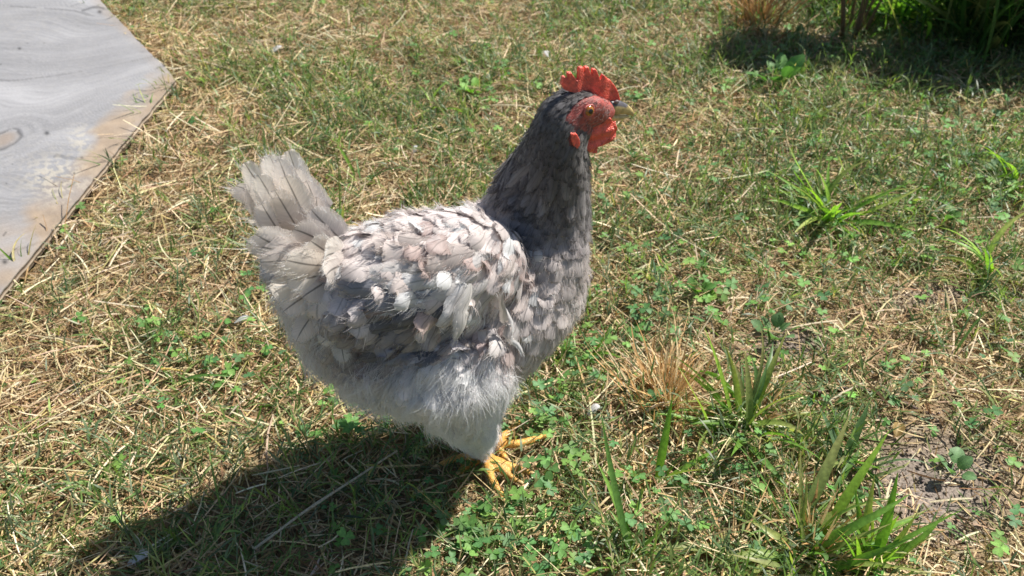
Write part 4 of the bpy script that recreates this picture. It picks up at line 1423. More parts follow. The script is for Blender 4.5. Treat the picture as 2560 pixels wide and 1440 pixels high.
def slab(name, outline, y_c, thick, voxel, material, smooth_it=8, bend=None):
    """a rounded fleshy slab with the given side outline"""
    pts = [W(*q, YH + y_c) for q in outline]
    V, F = [], []
    n = len(pts)
    for s in (-1, 1):
        V += [Vector((p.x, p.y + s * thick / 2, p.z)) for p in pts]
    me = bpy.data.meshes.new('t')
    bm = bmesh.new()
    a = [bm.verts.new(q) for q in V[:n]]; b = [bm.verts.new(q) for q in V[n:]]
    bm.faces.new(a); bm.faces.new(list(reversed(b)))
    for i in range(n):
        j = (i + 1) % n
        bm.faces.new((a[j], a[i], b[i], b[j]))
    bmesh.ops.triangulate(bm, faces=bm.faces[:])
    bm.to_mesh(me); bm.free()
    vv = [v.co.copy() for v in me.vertices]; ff = [tuple(p.vertices) for p in me.polygons]
    m2 = remeshed(name, [(vv, ff)], voxel, smooth_it)
    if bend:
        for q in m2.vertices: bend(q.co)
    m2.polygons.foreach_set('use_smooth', np.ones(len(m2.polygons), bool))
    m2.materials.append(material)
    o = bpy.data.objects.new(name, m2); C.objects.link(o)
    o.parent = hen; o.matrix_parent_inverse = Matrix.Translation(-hen.location)
    return o

comb = [(690, 340), (664, 295), (676, 222), (694, 216), (716, 262), (712, 180), (738, 172), (776, 244), (800, 240), (804, 128), (838, 124), (853, 240), (860, 130), (888, 128), (914, 240),
        (918, 148), (944, 146), (974, 242), (996, 190), (1022, 212), (1034, 240), (1060, 246), (1098, 295), (1124, 350), (1140, 415), (1110, 450), (1050, 440), (980, 400), (900, 372), (800, 362)]
slab('comb', [z2p((p[0], p[1] + 26 * max(0, (330 - p[1]) / 200))) for p in comb], 0.0, 0.0042, 0.0005, M_comb, 1, bend=lambda c: setattr(c, 'y', c.y + 0.0012 * math.sin(c.x * 260)))
wat = [(1060, 565), (1085, 590), (1085, 625), (1100, 660), (1085, 720), (1040, 765), (985, 800), (940, 815), (935, 855), (900, 862), (868, 830), (862, 780), (880, 720), (930, 650), (1010, 590)]
for sy in (-1, 1):
    slab('wattle', [z2p((p[0] + (0 if sy < 0 else 10), p[1] + (0 if sy < 0 else -14))) for p in wat], sy * 0.0105, 0.0040, 0.0005, M_comb, 5,
         bend=lambda c, s=sy: setattr(c, 'y', c.y + s * (-0.002 + 0.0010 * math.sin(c.z * 500))))
lobe = [(735, 690), (780, 690), (805, 735), (808, 785), (785, 812), (755, 790), (735, 740)]
for sy in (-1, 1):
    slab('earlobe', [z2p(p) for p in lobe], sy * 0.0215, 0.006, 0.0005, M_comb, 5)

def beak_piece(name, st, dark_top):
    """st: zoom px x, y, half height px, half width mm"""
    s = spline(st, 4)
    pts = [W(*z2p((p[0], p[1])), YH) for p in s]
    ra = [max(p[2], 0.5) / 3.273 / FP * depth_l(q) for p, q in zip(s, pts)]
    rb = [max(p[3], 0.15) / 1000 for p in s]
    V, F = loft(pts, ra, rb, n=18, power=2.2)
    K = []
    for i in range(len(s)):
        t = i / (len(s) - 1)
        for k in range(18):
            up = V[i * 18 + k].z - pts[i].z
            y = np.array((0.50, 0.39, 0.17))
            if dark_top and up > ra[i] * (0.20 + 0.6 * t) and t < 0.5: y = np.array((0.07, 0.065, 0.07)) * (1 + 1.5 * t)
            elif not dark_top: y = np.array((0.58, 0.46, 0.20))
            K.append(y)
    o = new_mesh(name, np.array([tuple(q) for q in V]), [tuple(f) for f in F], M_beak, parent=hen, col=np.array(K))
    return o

ub = beak_piece('upper_beak', [(1045, 482, 62, 4.8), (1105, 484, 62, 4.6), (1150, 490, 54, 3.9), (1190, 502, 42, 3.0), (1225, 520, 30, 2.0), (1246, 540, 17, 1.1), (1250, 558, 4, 0.4)], True)
beak_piece('lower_beak', [(1040, 560, 30, 4.2), (1100, 566, 28, 3.6), (1150, 566, 21, 2.7), (1200, 560, 11, 1.6), (1218, 556, 3, 0.5)], False)
p = W(*z2p((1118, 442)), YH - 0.0036)
V, F = ell(p, (0.0024, 0.0012, 0.0017), 12, 8)
nm = new_mesh('nostril', np.array([tuple(q) for q in V]), [tuple(f) for f in F], simple('nostril_horn', (0.16, 0.12, 0.12), 0.5), parent=hen)

def eye(sy):
    tgt = W(1473, 277, YH - 0.016)
    loc, no, _, _ = bvh.ray_cast(CAM_L, (tgt - CAM_L).normalized())
    if loc is None: loc = tgt; no = Vector((0, -1, 0))
    no = Vector((0.12, -1, 0.18)).normalized()
    cen = loc - no * 0.0022
    if sy > 0:
        cen = Vector((cen.x, 2 * YH - cen.y, cen.z)); no = Vector((no.x, -no.y, no.z))
    r = 0.0050
    V, F = ell(cen, (r, r, r), 24, 16)
    eb = new_mesh('eye', np.array([tuple(q) for q in V]), [tuple(f) for f in F], M_iris, parent=hen)
    rx = no.orthogonal().normalized(); ry = no.cross(rx)
    # pupil: a domed disc just proud of the iris
    V = [cen + no * (r + 0.00025)]; F = []
    for ring_, rr in enumerate((0.6, 1.0)):
        for k in range(20):
            a = 2 * math.pi * k / 20; q = 0.0021 * rr
            hgt = math.sqrt(r * r - q * q) + 0.00018
            V.append(cen + no * hgt + rx * q * math.cos(a) + ry * q * math.sin(a))
    for k in range(20):
        k2 = (k + 1) % 20
        F.append((0, 1 + k, 1 + k2)); F.append((1 + k, 21 + k, 21 + k2, 1 + k2))
    pu = new_mesh('pupil', np.array([tuple(q) for q in V]), F, M_pupil, parent=eb)
    pu.parent = eb; pu.matrix_parent_inverse = Matrix.Identity(4)
    # eyelid: fleshy ring
    V, F = [], []
    m, w = 28, 8
    for i in range(m):
        a = 2 * math.pi * i / m
        rad = 0.0048 * (1 - 0.10 * math.sin(2 * a) ** 2)
        c0 = cen + no * 0.0021 + rx * rad * math.cos(a) + ry * rad * math.sin(a) * 0.92
        o2 = (rx * math.cos(a) + ry * math.sin(a))
        for j in range(w):
            b = 2 * math.pi * j / w
            V.append(c0 + o2 * 0.0011 * math.cos(b) + no * 0.0009 * math.sin(b))
    for i in range(m):
        for j in range(w):
            F.append((i * w + j, i * w + (j + 1) % w, ((i + 1) % m) * w + (j + 1) % w, ((i + 1) % m) * w + j))
    new_mesh('eyelid', np.array([tuple(q) for q in V]), F, skin_mat('eyelid_skin', (0.42, 0.10, 0.08), 0.5, 0.4), parent=hen)
eye(-1); eye(1)

for cpos, d in nclaws + fclaws:
    s = [cpos, cpos + d * 0.004 + Vector((0, 0, 0.0008)), cpos + d * 0.008 - Vector((0, 0, 0.0006)), cpos + d * 0.011 - Vector((0, 0, 0.003))]
    V, F = loft(s, [0.0026, 0.0022, 0.0014, 0.0004], [0.0024, 0.0018, 0.0011, 0.0003], n=10)
    new_mesh('claw', np.array([tuple(q) for q in V]), [tuple(f) for f in F], M_claw, parent=hen)

# ------------------------------------------------------------------ individual plants and litter
def grow(o_name, root, specs, material, wide=True):
    """each spec: base xyz, az, e0, bend, L, width, colour, azbend, roll -> one blade object"""
    for s in specs:
        P, az, e0, bend, L, wd, c, ab, ro = s
        tc_ = np.array((0.50, 0.40, 0.18)) if (R.random() < 0.3 and material is M_green) else np.array(c) * 1.1
        V, F, K = strips(np.array([P]), np.array([az]), np.array([e0]), np.array([bend]), np.array([L]), np.array([wd]), 9, np.array([c]) * 0.92,
                         taper=0.97, azbend=np.array([ab]), roll=np.array([ro]), across=3, base_w=0.5, tipcol=np.array([tc_ * 0.6 + np.array(c) * 0.4]))
        new_mesh(o_name, V, F, material, parent=root, col=K)

def gz(x, y): return float(height(np.array([x]), np.array([y]))[0])

LG = [(0.14, 0.27, 0.045), (0.11, 0.22, 0.045), (0.19, 0.33, 0.06), (0.10, 0.19, 0.06)]
def tuft(px, py, n, Lr, wr, label, name='grass_tuft', cat='grass tuft', group=None, colors=LG, er=(0.3, 1.45), bend=(0.1, 2.0), spread=0.018, azr=None, blade='blade', material=None, extra=()):
    x, y = G(px, py); z = gz(x, y)
    root = empty(name, (x, y, z), label, cat, group)
    specs = []
    for _ in range(n):
        a = R.uniform(*(azr or (0, 2 * math.pi)))
        r = abs(R.gauss(0, spread))
        P = (x + r * math.cos(a) * R.uniform(0.3, 1), y + r * math.sin(a), z)
        c = np.array(R.choice(colors)) * R.uniform(0.85, 1.15)
        specs.append((P, a + R.gauss(0, 0.4), R.uniform(*er), R.uniform(*bend), R.uniform(*Lr), R.uniform(wr[0] * 0.55, wr[1] * 0.9), c, R.gauss(0, 0.6), R.gauss(0, 0.5)))
    for (ddx, ddy, az, e0, bd, L, w, c) in extra:
        specs.append(((x + ddx, y + ddy, z), az, e0, bd, L, w, np.array(c), 0.1, 0.0))
    grow(blade, root, specs, material or M_green)
    return root

BG = (0.17, 0.32, 0.05); BY = (0.26, 0.42, 0.06); DG = (0.11, 0.22, 0.055)
GT = 'broad-bladed grass tufts in the lawn'
tuft(1850, 1085, 44, (0.05, 0.125), (0.005, 0.0105), 'largest broad-bladed green tuft rising beside dry orange stubble right of the hen', group=GT, er=(0.4, 1.45), bend=(0.2, 1.8), spread=0.022,
     extra=[(0.006, -0.01, 1.9, 1.35, 0.25, 0.105, 0.010, DG), (0.012, 0.01, 0.9, 1.25, 0.6, 0.115, 0.008, BG), (-0.008, 0.006, 2.3, 1.2, 0.2, 0.125, 0.007, BY), (-0.02, -0.01, 3.0, 0.7, 0.7, 0.085, 0.009, BG), (0.01, 0, 0.1, 0.6, 0.8, 0.08, 0.008, BG)])
tuft(2010, 1400, 52, (0.05, 0.135), (0.005, 0.011), 'green tuft fanning wide broad blades at the bottom edge right of centre', group=GT, er=(0.3, 1.4), bend=(0.1, 1.8), spread=0.035,
     extra=[(0.05, 0.0, 1.5, 1.4, 0.1, 0.10, 0.009, BG), (0.02, 0.02, 0.7, 1.0, 0.4, 0.13, 0.010, BY), (0.0, 0.03, 0.9, 0.8, 0.2, 0.13, 0.012, DG), (0.02, 0.0, 0.2, 0.6, 0.5, 0.10, 0.010, BG), (-0.05, 0, 3.1, 0.4, 0.5, 0.10, 0.011, DG)])
tuft(2180, 1420, 16, (0.05, 0.09), (0.006, 0.009), 'upright bright green blades beside bare soil at the bottom right', group=GT, er=(1.0, 1.5), bend=(0.0, 0.6), colors=[BG, BY],
     extra=[(0, 0, 1.3, 1.4, 0.2, 0.11, 0.011, BG)])
tuft(1575, 1400, 7, (0.04, 0.08), (0.004, 0.007), 'tuft with one long blade arching up left toward the hen foot', group=GT,
     extra=[(0, 0, 2.25, 1.15, -0.2, 0.17, 0.0085, DG), (0.005, 0, 2.0, 0.8, 0.3, 0.10, 0.007, BG)])
tuft(1640, 1215, 7, (0.03, 0.06), (0.004, 0.007), 'small tuft with a tall single blade below the dry stubble', group=GT,
     extra=[(0, 0, 1.2, 1.3, 0.15, 0.105, 0.009, BG), (0.005, 0, 0.3, 0.6, 0.3, 0.075, 0.008, BG), (0.0, 0.0, -0.5, 0.5, 0.5, 0.06, 0.008, DG)])
tuft(2105, 1165, 22, (0.04, 0.085), (0.005, 0.008), 'sprout with forked grey green blades beside the bare soil', group=GT, er=(0.6, 1.3), colors=[(0.12, 0.2, 0.09), (0.13, 0.24, 0.06)],
     extra=[(0, 0, 2.2, 1.0, 0.2, 0.07, 0.010, (0.12, 0.2, 0.1)), (0, 0, 0.9, 1.0, 0.2, 0.075, 0.010, (0.14, 0.24, 0.1))])
tuft(2075, 545, 44, (0.05, 0.13), (0.006, 0.011), 'bright spreading tuft of broad blades right of the hen at mid height', group=GT, colors=[BG, BY], er=(0.4, 1.2), bend=(0.2, 1.0))
tuft(2480, 690, 12, (0.06, 0.12), (0.006, 0.010), 'long sunlit blades arching left at the right border', group=GT, colors=[BG, BY], er=(0.5, 1.3), azr=(1.6, 3.6))
tuft(2540, 470, 12, (0.06, 0.12), (0.006, 0.009), 'tuft of broad blades at the right border above centre', group=GT, colors=[BG, BY], er=(0.6, 1.3))
tuft(2280, 520, 8, (0.05, 0.09), (0.005, 0.008), 'sparse tuft between the bright tuft and the right border', group=GT)
tuft(1900, 460, 7, (0.05, 0.08), (0.005, 0.008), 'low dull green tuft up left of the bright spreading one', group=GT, colors=[(0.12, 0.2, 0.08)])
tuft(1990, 320, 7, (0.06, 0.11), (0.006, 0.009), 'tuft with an arching blade just below the large leaved weed', group=GT, er=(0.5, 1.1))
tuft(850, 585, 7, (0.06, 0.13), (0.004, 0.006), 'thin upright stems standing behind the hen tail', group=GT, colors=[DG, (0.12, 0.2, 0.06)], er=(1.1, 1.5), bend=(0, 0.4))
tuft(905, 470, 7, (0.05, 0.09), (0.004, 0.007), 'tuft of drooping blades behind the hen back', group=GT)
tuft(1080, 270, 9, (0.05, 0.08), (0.004, 0.007), 'yellow green tuft in the sun left of the comb', group=GT, colors=[BY])
tuft(440, 960, 8, (0.04, 0.09), (0.004, 0.007), 'dark green blades in the straw at lower left', group=GT, colors=[DG], er=(0.4, 1.2))
tuft(620, 1010, 8, (0.04, 0.08), (0.005, 0.007), 'green blades left of the hen shadow', group=GT, er=(0.5, 1.3), colors=[DG, BG])
tuft(190, 1215, 5, (0.04, 0.07), (0.004, 0.007), 'low tuft with one flat blade in the straw at far lower left', group=GT, er=(0.1, 0.5), bend=(0, 0.4), azr=(-0.5, 0.5))
tuft(1470, 900, 6, (0.04, 0.06), (0.004, 0.007), 'short blades just in front of the hen breast', group=GT, colors=[BG, BY])
tuft(1640, 560, 6, (0.05, 0.09), (0.004, 0.006), 'thin tuft right of the hen neck', group=GT)
tuft(2370, 900, 7, (0.05, 0.08), (0.003, 0.005), 'wiry grey green sprig above the bare soil patch', group=GT, colors=[(0.12, 0.2, 0.09)])
tuft(2500, 1050, 8, (0.05, 0.08), (0.003, 0.006), 'wiry sprig at the right border beside bare soil', group=GT, colors=[(0.12, 0.2, 0.08)])
for k, (px, py, lab) in enumerate(((425, 262, 'sprig of grass bending over the corner of the plywood'), (385, 300, 'green sprig at the tan edge of the plywood'), (300, 425, 'dark sprig leaning over the lower plywood edge'),
                                   (165, 555, 'short tuft growing against the plywood edge at left'), (70, 700, 'small tuft by the plywood edge at the left border'))):
    tuft(px, py, 18, (0.03, 0.085), (0.002, 0.0045), lab, group='sprigs along the plywood edge', er=(0.3, 1.1), azr=(1.8, 4.0), colors=LG + [(0.3, 0.26, 0.12)])

DRY = [(0.58, 0.38, 0.18), (0.64, 0.47, 0.25), (0.48, 0.29, 0.12), (0.68, 0.55, 0.33)]
DT = 'dry stubble tufts'
tuft(1670, 1015, 290, (0.03, 0.075), (0.0018, 0.0040), 'wide orange tan stubble tuft with splayed stalks right of the hen', 'dry_tuft', 'dry grass', DT, DRY, (0.3, 1.45), (-0.1, 0.4), 0.036, blade='stalk', material=M_straw)
tuft(1880, 1060, 60, (0.03, 0.06), (0.0022, 0.0045), 'fan of pale dry stalks at the foot of the largest green tuft', 'dry_tuft', 'dry grass', DT, DRY, (0.5, 1.2), (-0.1, 0.4), 0.014, azr=(-0.4, 1.8), blade='stalk', material=M_straw)
tuft(1590, 1205, 70, (0.02, 0.045), (0.0018, 0.003), 'short trampled stubble below the orange tan tuft', 'dry_tuft', 'dry grass', DT, DRY, (0.2, 1.1), (-0.1, 0.5), 0.022, blade='stalk', material=M_straw)
tuft(2035, 1350, 60, (0.04, 0.08), (0.002, 0.004), 'dense sheaf of brown stalks inside the bottom green tuft', 'dry_tuft', 'dry grass', DT, DRY, (0.8, 1.5), (-0.1, 0.3), 0.022, blade='stalk', material=M_straw)
tuft(1830, 1425, 50, (0.04, 0.08), (0.002, 0.0035), 'flattened dry stalks at the bottom edge', 'dry_tuft', 'dry grass', DT, DRY, (0.1, 0.6), (-0.1, 0.3), 0.035, blade='stalk', material=M_straw)
tuft(1545, 775, 16, (0.03, 0.07), (0.0015, 0.0022), 'thin upright tan stalks right of the hen breast', 'dry_tuft', 'dry grass', DT, DRY, (0.9, 1.5), (-0.1, 0.4), 0.02, blade='stalk', material=M_straw)
tuft(1895, 62, 220, (0.06, 0.17), (0.002, 0.004), 'brown dry tuft at the top edge left of the tall green clump', 'dry_tuft', 'dry grass', DT, [(0.34, 0.19, 0.08), (0.42, 0.27, 0.13)], (0.7, 1.5), (0.0, 0.6), 0.05, blade='stalk', material=M_straw)
tuft(2100, 10, 60, (0.08, 0.2), (0.002, 0.004), 'brown stalks at the top edge between the shaded clumps', 'dry_tuft', 'dry grass', DT, [(0.34, 0.19, 0.08), (0.45, 0.30, 0.15)], (0.7, 1.5), (0.0, 0.6), 0.06, blade='stalk', material=M_straw)

TG_ = 'tall grass clumps at the top right'
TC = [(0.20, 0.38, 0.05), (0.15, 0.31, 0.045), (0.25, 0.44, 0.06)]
DC = [(0.035, 0.085, 0.025), (0.05, 0.11, 0.03), (0.07, 0.14, 0.035)]  # very dark greens: shade among the tall blades put into their colour
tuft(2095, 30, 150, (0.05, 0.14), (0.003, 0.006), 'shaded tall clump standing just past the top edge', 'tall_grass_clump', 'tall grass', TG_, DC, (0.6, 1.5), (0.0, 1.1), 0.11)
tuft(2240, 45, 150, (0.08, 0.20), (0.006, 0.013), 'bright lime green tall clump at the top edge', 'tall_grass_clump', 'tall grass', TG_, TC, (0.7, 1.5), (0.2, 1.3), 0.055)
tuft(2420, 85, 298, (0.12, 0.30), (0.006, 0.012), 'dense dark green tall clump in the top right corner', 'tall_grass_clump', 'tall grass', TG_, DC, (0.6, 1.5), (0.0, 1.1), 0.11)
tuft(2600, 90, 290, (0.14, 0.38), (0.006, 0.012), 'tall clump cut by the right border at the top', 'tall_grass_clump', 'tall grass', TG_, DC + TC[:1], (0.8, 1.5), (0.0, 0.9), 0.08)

def leaf_mesh(L, w, notch=0.0, cup=0.15):
    V, K = [], []
    rows = 7
    for i in range(rows):
        t = i / (rows - 1)
        ww = w * math.sin(math.pi * min(0.97, t * 0.92 + 0.06)) ** 0.7 / 2
        for s in (-1, -0.5, 0, 0.5, 1):
            V.append((t * L, s * ww * (1 + 0.08 * math.sin(t * 19 + s)), 0.35 * L * t * (1 - t) + cup * abs(s) * ww))
    F = [(i * 5 + j, i * 5 + j + 1, (i + 1) * 5 + j + 1, (i + 1) * 5 + j) for i in range(rows - 1) for j in range(4)]
    return np.array(V), np.array(F)

def weed(px, py, n, Lr, label, colors, name='broadleaf_weed', el=(0.2, 0.9), wr=0.6, group='broad-leaved weeds'):
    x, y = G(px, py); z = gz(x, y)
    root = empty(name, (x, y, z), label, 'weed', group)
    for i in range(n):
        L = R.uniform(*Lr)
        V, F = leaf_mesh(L, L * R.uniform(wr * 0.85, wr * 1.15))
        a = 2 * math.pi * i / n + R.gauss(0, 0.3); e = R.uniform(*el)
        stem = L * R.uniform(0.4, 0.9)
        V = V.copy(); V[:, 0] += stem
        Rm = np.array(Matrix.Rotation(a, 3, 'Z') @ Matrix.Rotation(-e, 3, 'Y') @ Matrix.Rotation(R.gauss(0, 0.3), 3, 'X'))
        V = V @ Rm.T + np.array([x, y, z + 0.003])
        c = np.array(R.choice(colors)) * R.uniform(0.85, 1.15)
        K = np.tile(c, (len(V), 1)); K[2::5] *= 1.3
        lf = new_mesh('leaf', V, F, M_clover, parent=root, col=K)
        s0 = np.array([[0, 0, 0.003]]) + np.array([[x, y, z]])
        v2, f2, k2 = strips(s0, np.array([a]), np.array([e]), np.array([0.0]), np.array([stem * 1.05]), np.array([0.0015]), 3, np.array([c]), taper=0)
        new_mesh('stem', v2, f2, M_green, parent=root, col=k2)

weed(1950, 215, 9, (0.03, 0.05), 'large leaved weed catching the sun below the dark clumps', [(0.10, 0.22, 0.06), (0.17, 0.33, 0.05)], el=(0.3, 1.0))
weed(2375, 1190, 5, (0.014, 0.020), 'small grey green seedling on the bare soil patch', [(0.13, 0.24, 0.10)], wr=0.8)
weed(1925, 860, 6, (0.018, 0.026), 'grey green rosette above the largest tuft', [(0.12, 0.22, 0.09)], wr=0.8)
weed(2500, 450, 8, (0.02, 0.032), 'pale silvery weed at the right border', [(0.16, 0.24, 0.13)], wr=0.8)
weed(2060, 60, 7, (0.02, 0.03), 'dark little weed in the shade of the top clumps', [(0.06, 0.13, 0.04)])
weed(1600, 965, 5, (0.010, 0.014), 'tiny round-leaved seedling at the left of the orange stubble', [(0.16, 0.32, 0.07)], wr=0.9)
weed(1945, 1105, 3, (0.009, 0.013), 'yellow green round leaf beside the largest tuft', [(0.34, 0.42, 0.06)], wr=0.95)
weed(1190, 240, 8, (0.016, 0.026), 'bright green weed in the sun left of the hen head', [(0.17, 0.34, 0.06)], wr=0.7)
weed(2350, 560, 7, (0.016, 0.024), 'green leafy weed between two tufts at right', [(0.11, 0.22, 0.06)], wr=0.8)
weed(1740, 745, 7, (0.014, 0.022), 'round leaved weed midway right of the hen breast', [(0.11, 0.24, 0.06), (0.2, 0.36, 0.06)], wr=0.85)

# single long straws lying on top
def stalk(p0, p1, w, c, label, z0=0.014, z1=0.016):
    a = Vector((*G(*p0), 0)); b = Vector((*G(*p1), 0))
    a.z = gz(a.x, a.y) + z0; b.z = gz(b.x, b.y) + z1
    m = 8
    pts = [a.lerp(b, i / (m - 1)) + Vector((0, 0, 0.004 * math.sin(math.pi * i / (m - 1)))) + Vector((R.gauss(0, .0006), R.gauss(0, .0006), 0)) for i in range(m)]
    rr = [w / 2 * (1.35 if i in (3,) else 1) * (1 - 0.3 * i / m) for i in range(m)]
    V, F = loft(pts, rr, rr, side=Vector((0, 0, 1)), n=7)
    o = new_mesh('straw_stalk', np.array([tuple(q) for q in V]), [tuple(f) for f in F], M_straw, col=np.tile(np.array(c), (len(V), 1)))
    tag(o, label, 'straw stalk', 'long loose straw stalks')
stalk((382, 943), (462, 948), 0.0028, (0.62, 0.45, 0.12), 'yellow straw stalk lying level in the grass left of the hen')
stalk((85, 855), (245, 895), 0.0022, (0.66, 0.56, 0.34), 'long pale stalk in the straw below the plywood')
stalk((1800, 345), (2005, 352), 0.0026, (0.52, 0.43, 0.30), 'long bent stalk crossing the grass right of the head')
stalk((2140, 275), (2290, 330), 0.0028, (0.60, 0.52, 0.36), 'pale stem leading down from a leaf at upper right')
stalk((1925, 862), (2085, 830), 0.0032, (0.58, 0.48, 0.33), 'pale stalk over the crumbly soil right of centre')
stalk((2055, 1040), (2145, 990), 0.0030, (0.50, 0.42, 0.30), 'short thick stalk next to the dark root')
stalk((2350, 1075), (2420, 1140), 0.0022, (0.62, 0.50, 0.26), 'yellowish runner crossing the bare soil')
stalk((645, 1400), (1000, 1180), 0.0028, (0.50, 0.44, 0.32), 'longest stalk lying through the hen shadow', 0.02, 0.03)
stalk((0, 1130), (95, 1105), 0.0026, (0.66, 0.58, 0.38), 'pale stalk touching the left border')
stalk((180, 1235), (225, 1300), 0.0030, (0.62, 0.52, 0.33), 'short fat stalk at lower left')
stalk((2450, 1428), (2560, 1432), 0.0026, (0.6, 0.5, 0.34), 'pale stalk in the bottom right corner')
stalk((1610, 1060), (1680, 1040), 0.0036, (0.66, 0.58, 0.44), 'broad pale stalk lying across the orange stubble')

# dark root on the soil
def root_piece():
    pts = [Vector((*G(px, py), 0)) for px, py in ((2030, 1000), (2085, 985), (2140, 985), (2200, 1000), (2270, 1030), (2330, 1060))]
    for p in pts: p.z = gz(p.x, p.y) + 0.005 + R.uniform(-0.002, 0.003)
    s = spline([tuple(p) for p in pts], 4)
    P = [Vector(q) for q in s]
    rr = [0.0028 * (1 + 0.35 * math.sin(i * 1.7)) for i in range(len(P))]
    V, F = loft(P, rr, rr, side=Vector((0, 0, 1)), n=8)
    o = new_mesh('dead_root', np.array([tuple(q) for q in V]), [tuple(f) for f in F], M_straw, col=np.tile(np.array((0.10, 0.065, 0.045)), (len(V), 1)))
    tag(o, 'dark brown dead root lying on the soil at right', 'root')
root_piece()

def dry_leaf():
    x, y = G(2235, 1105); z = gz(x, y) + 0.004
    V, F = leaf_mesh(0.020, 0.013, cup=0.9)
    V = V @ np.array(Matrix.Rotation(1.1, 3, 'Z') @ Matrix.Rotation(-0.2, 3, 'Y')).T + np.array([x, y, z])
    o = new_mesh('dry_leaf', V, F, M_straw, col=np.tile(np.array((0.30, 0.21, 0.08)), (len(V), 1)))
    tag(o, 'curled yellow brown dead leaf on the bare soil', 'leaf')
dry_leaf()

# loose soil crumbs
def crumbs():
    n = 5200
    p = scatter(n, lambda x, y, u, v: 1.2 * soil_mask(x, y) + 0.02)
    r = np.minimum(rng.gamma(1.6, 0.0006, n) + 0.0004, 0.003)
    z = height(p[:, 0], p[:, 1]) + r * 0.4 + 0.001
    octa = np.array([(1, 0, 0), (-0.9, 0.2, 0), (0.1, 1, 0.1), (0, -0.9, -0.1), (0.1, 0, 0.8), (0, 0.1, -0.8)], float)
    f8 = np.array([(0, 2, 4), (2, 1, 4), (1, 3, 4), (3, 0, 4), (2, 0, 5), (1, 2, 5), (3, 1, 5), (0, 3, 5)])
    a = rng.uniform(0, 6.28, n); ca, sa = np.cos(a)[:, None], np.sin(a)[:, None]
    q = octa[None] * rng.uniform(0.6, 1.4, (n, 6, 1)) * r[:, None, None]
    V = np.stack([q[..., 0] * ca - q[..., 1] * sa + p[:, :1], q[..., 0] * sa + q[..., 1] * ca + p[:, 1:], q[..., 2] + z[:, None]], -1).reshape(-1, 3)
    F = ((np.arange(n) * 6)[:, None, None] + f8[None]).reshape(-1, 3)
    K = np.repeat(pal(n, [(0.22, 0.18, 0.145), (0.17, 0.14, 0.11), (0.27, 0.225, 0.18)], jit=0.1), 6, 0)
    o = new_mesh('soil_crumbs', V, F, M_straw, col=K, smooth=False)
    tag(o, 'loose crumbs of grey brown soil on the bare patches', 'soil', kind='stuff')
crumbs()

def shrub(px, py, cz, rad, n, label):
    x, y = G(px, py)
    root = empty('leafy_shrub', (x, y, 0), label, 'shrub', 'leafy shrubs past the top edge')
    for k in range(9):
        a = 2 * math.pi * k / 9 + R.gauss(0, 0.3)
        p0 = Vector((x + 0.02 * math.cos(a), y + 0.02 * math.sin(a), -0.01)); p2 = Vector((x + rad[0] * 0.7 * math.cos(a), y + rad[1] * 0.7 * math.sin(a), cz + R.uniform(-0.3, 0.8) * rad[2]))
        p1 = p0.lerp(p2, 0.5) + Vector((0.01 * math.cos(a), 0, 0.03))
        s_ = [Vector(q) for q in spline([tuple(p0), tuple(p1), tuple(p2)], 4)]
        rr = [0.0035 * (1 - 0.7 * i / len(s_)) for i in range(len(s_))]
        V, F = loft(s_, rr, rr, side=Vector((0.2, 1, 0)), n=6)
        new_mesh('stem', np.array([tuple(q) for q in V]), [tuple(f) for f in F], M_straw, parent=root, col=np.tile(np.array((0.20, 0.13, 0.07)), (len(V), 1)))
    d = rng.normal(0, 1, (n, 3)); d /= np.linalg.norm(d, axis=1)[:, None]
    rr = rng.uniform(0.15, 1, n) ** 0.5
    lump = 0.75 + 0.5 * vnoise(d[:, 0] * 2.5 + 5, d[:, 1] * 2.5 + d[:, 2] * 2, 9)
    P = np.array([x, y, cz]) + d * rr[:, None] * np.array(rad) * lump[:, None]
    ok_ = P[:, 2] > 0.05
    P = P[ok_]; m = len(P)
    V, F, K = strips(P, rng.uniform(0, 6.28, m), rng.uniform(-0.6, 1.0, m), rng.normal(0.5, 0.3, m), rng.uniform(0.02, 0.04, m), rng.uniform(0.008, 0.015, m), 3,
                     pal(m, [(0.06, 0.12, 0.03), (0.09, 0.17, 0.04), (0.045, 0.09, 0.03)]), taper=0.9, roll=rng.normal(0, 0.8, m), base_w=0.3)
    o = new_mesh('foliage', V, F, M_green, parent=root, col=K)
    o['kind'] = 'stuff'
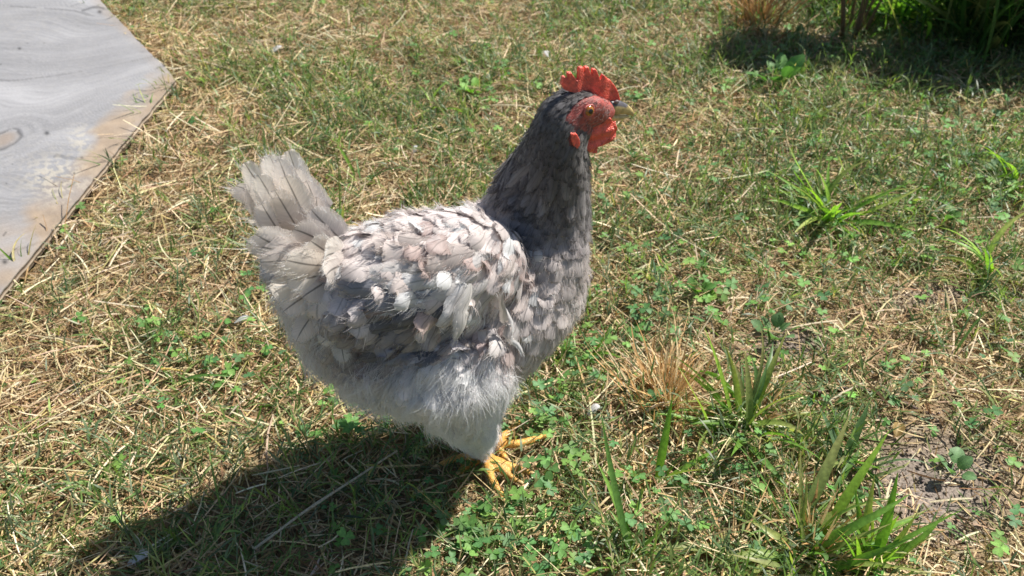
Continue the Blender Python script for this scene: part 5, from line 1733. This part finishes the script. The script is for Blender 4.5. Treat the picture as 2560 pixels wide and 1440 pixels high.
shrub(2130, 88, 0.31, (0.14, 0.09, 0.13), 1900, 'shrub whose bare stems meet the lawn left of the green clumps')
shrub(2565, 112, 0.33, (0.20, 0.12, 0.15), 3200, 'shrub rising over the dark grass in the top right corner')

# small shed down feathers on the lawn
def shed(px, py, L, label, az):
    L *= 0.75
    x, y = G(px, py); z = gz(x, y) + 0.014
    root = empty('shed_feather', (x, y, z), label, 'feather', 'small shed feathers on the lawn')
    P = Vector((x, y, z)); Q = P + Vector((math.cos(az) * L, math.sin(az) * L, 0.006))
    path = [P.lerp(Q, fts(i, 7)) + Vector((0, 0, 0.004 * math.sin(i / 6 * 3.14))) for i in range(7)]
    f = feather_rows(path, [Vector((0, 0, 1))] * 7, L * 0.5, L, np.array((0.62, 0.61, 0.60)), edge=1.15, ragged=0.2, barbs=0)
    new_mesh('vane', np.array([tuple(q) for q in f[0]]), np.array(f[1]), M_feather, parent=root, col=np.array(f[2]), fuv=np.array(f[3]))
    items = []
    for _ in range(90):
        t = R.random(); p0 = P.lerp(Q, t * 0.7); a = az + R.uniform(-1.6, 1.6)
        d = Vector((math.cos(a), math.sin(a), R.uniform(0, 0.7))); l = R.uniform(0.2, 0.5) * L
        items.append(((p0, p0 + d * l * 0.5 + Vector((0, 0, 0.001)), p0 + d * l), np.array((0.7, 0.69, 0.68)), 0.0001))
    o = hair_object('fluff', items, M_down, root)
shed(683, 150, 0.035, 'white downy feather in the grass right of the plywood corner', 0.9)
shed(1375, 160, 0.032, 'pale downy feather in the grass behind the comb', 2.0)
shed(590, 825, 0.026, 'small grey white feather left of the hen tail fluff', 0.2)
shed(1468, 1062, 0.022, 'tiny pale feather at the left of the dry stubble', 0.6)
shed(1035, 400, 0.018, 'little white feather behind the hen back', 1.2)
shed(325, 1430, 0.030, 'greyish feather at the bottom edge by the hen shadow', 0.4)

print('feathers', len(rest), 'hairs', len(DOWN) + len(HAIRS), 'objects', len(bpy.data.objects),
      'tris', sum(sum(len(p.vertices) - 2 for p in m.polygons) if len(m.polygons) < 1000 else len(m.loops) - 2 * len(m.polygons) for m in bpy.data.meshes))
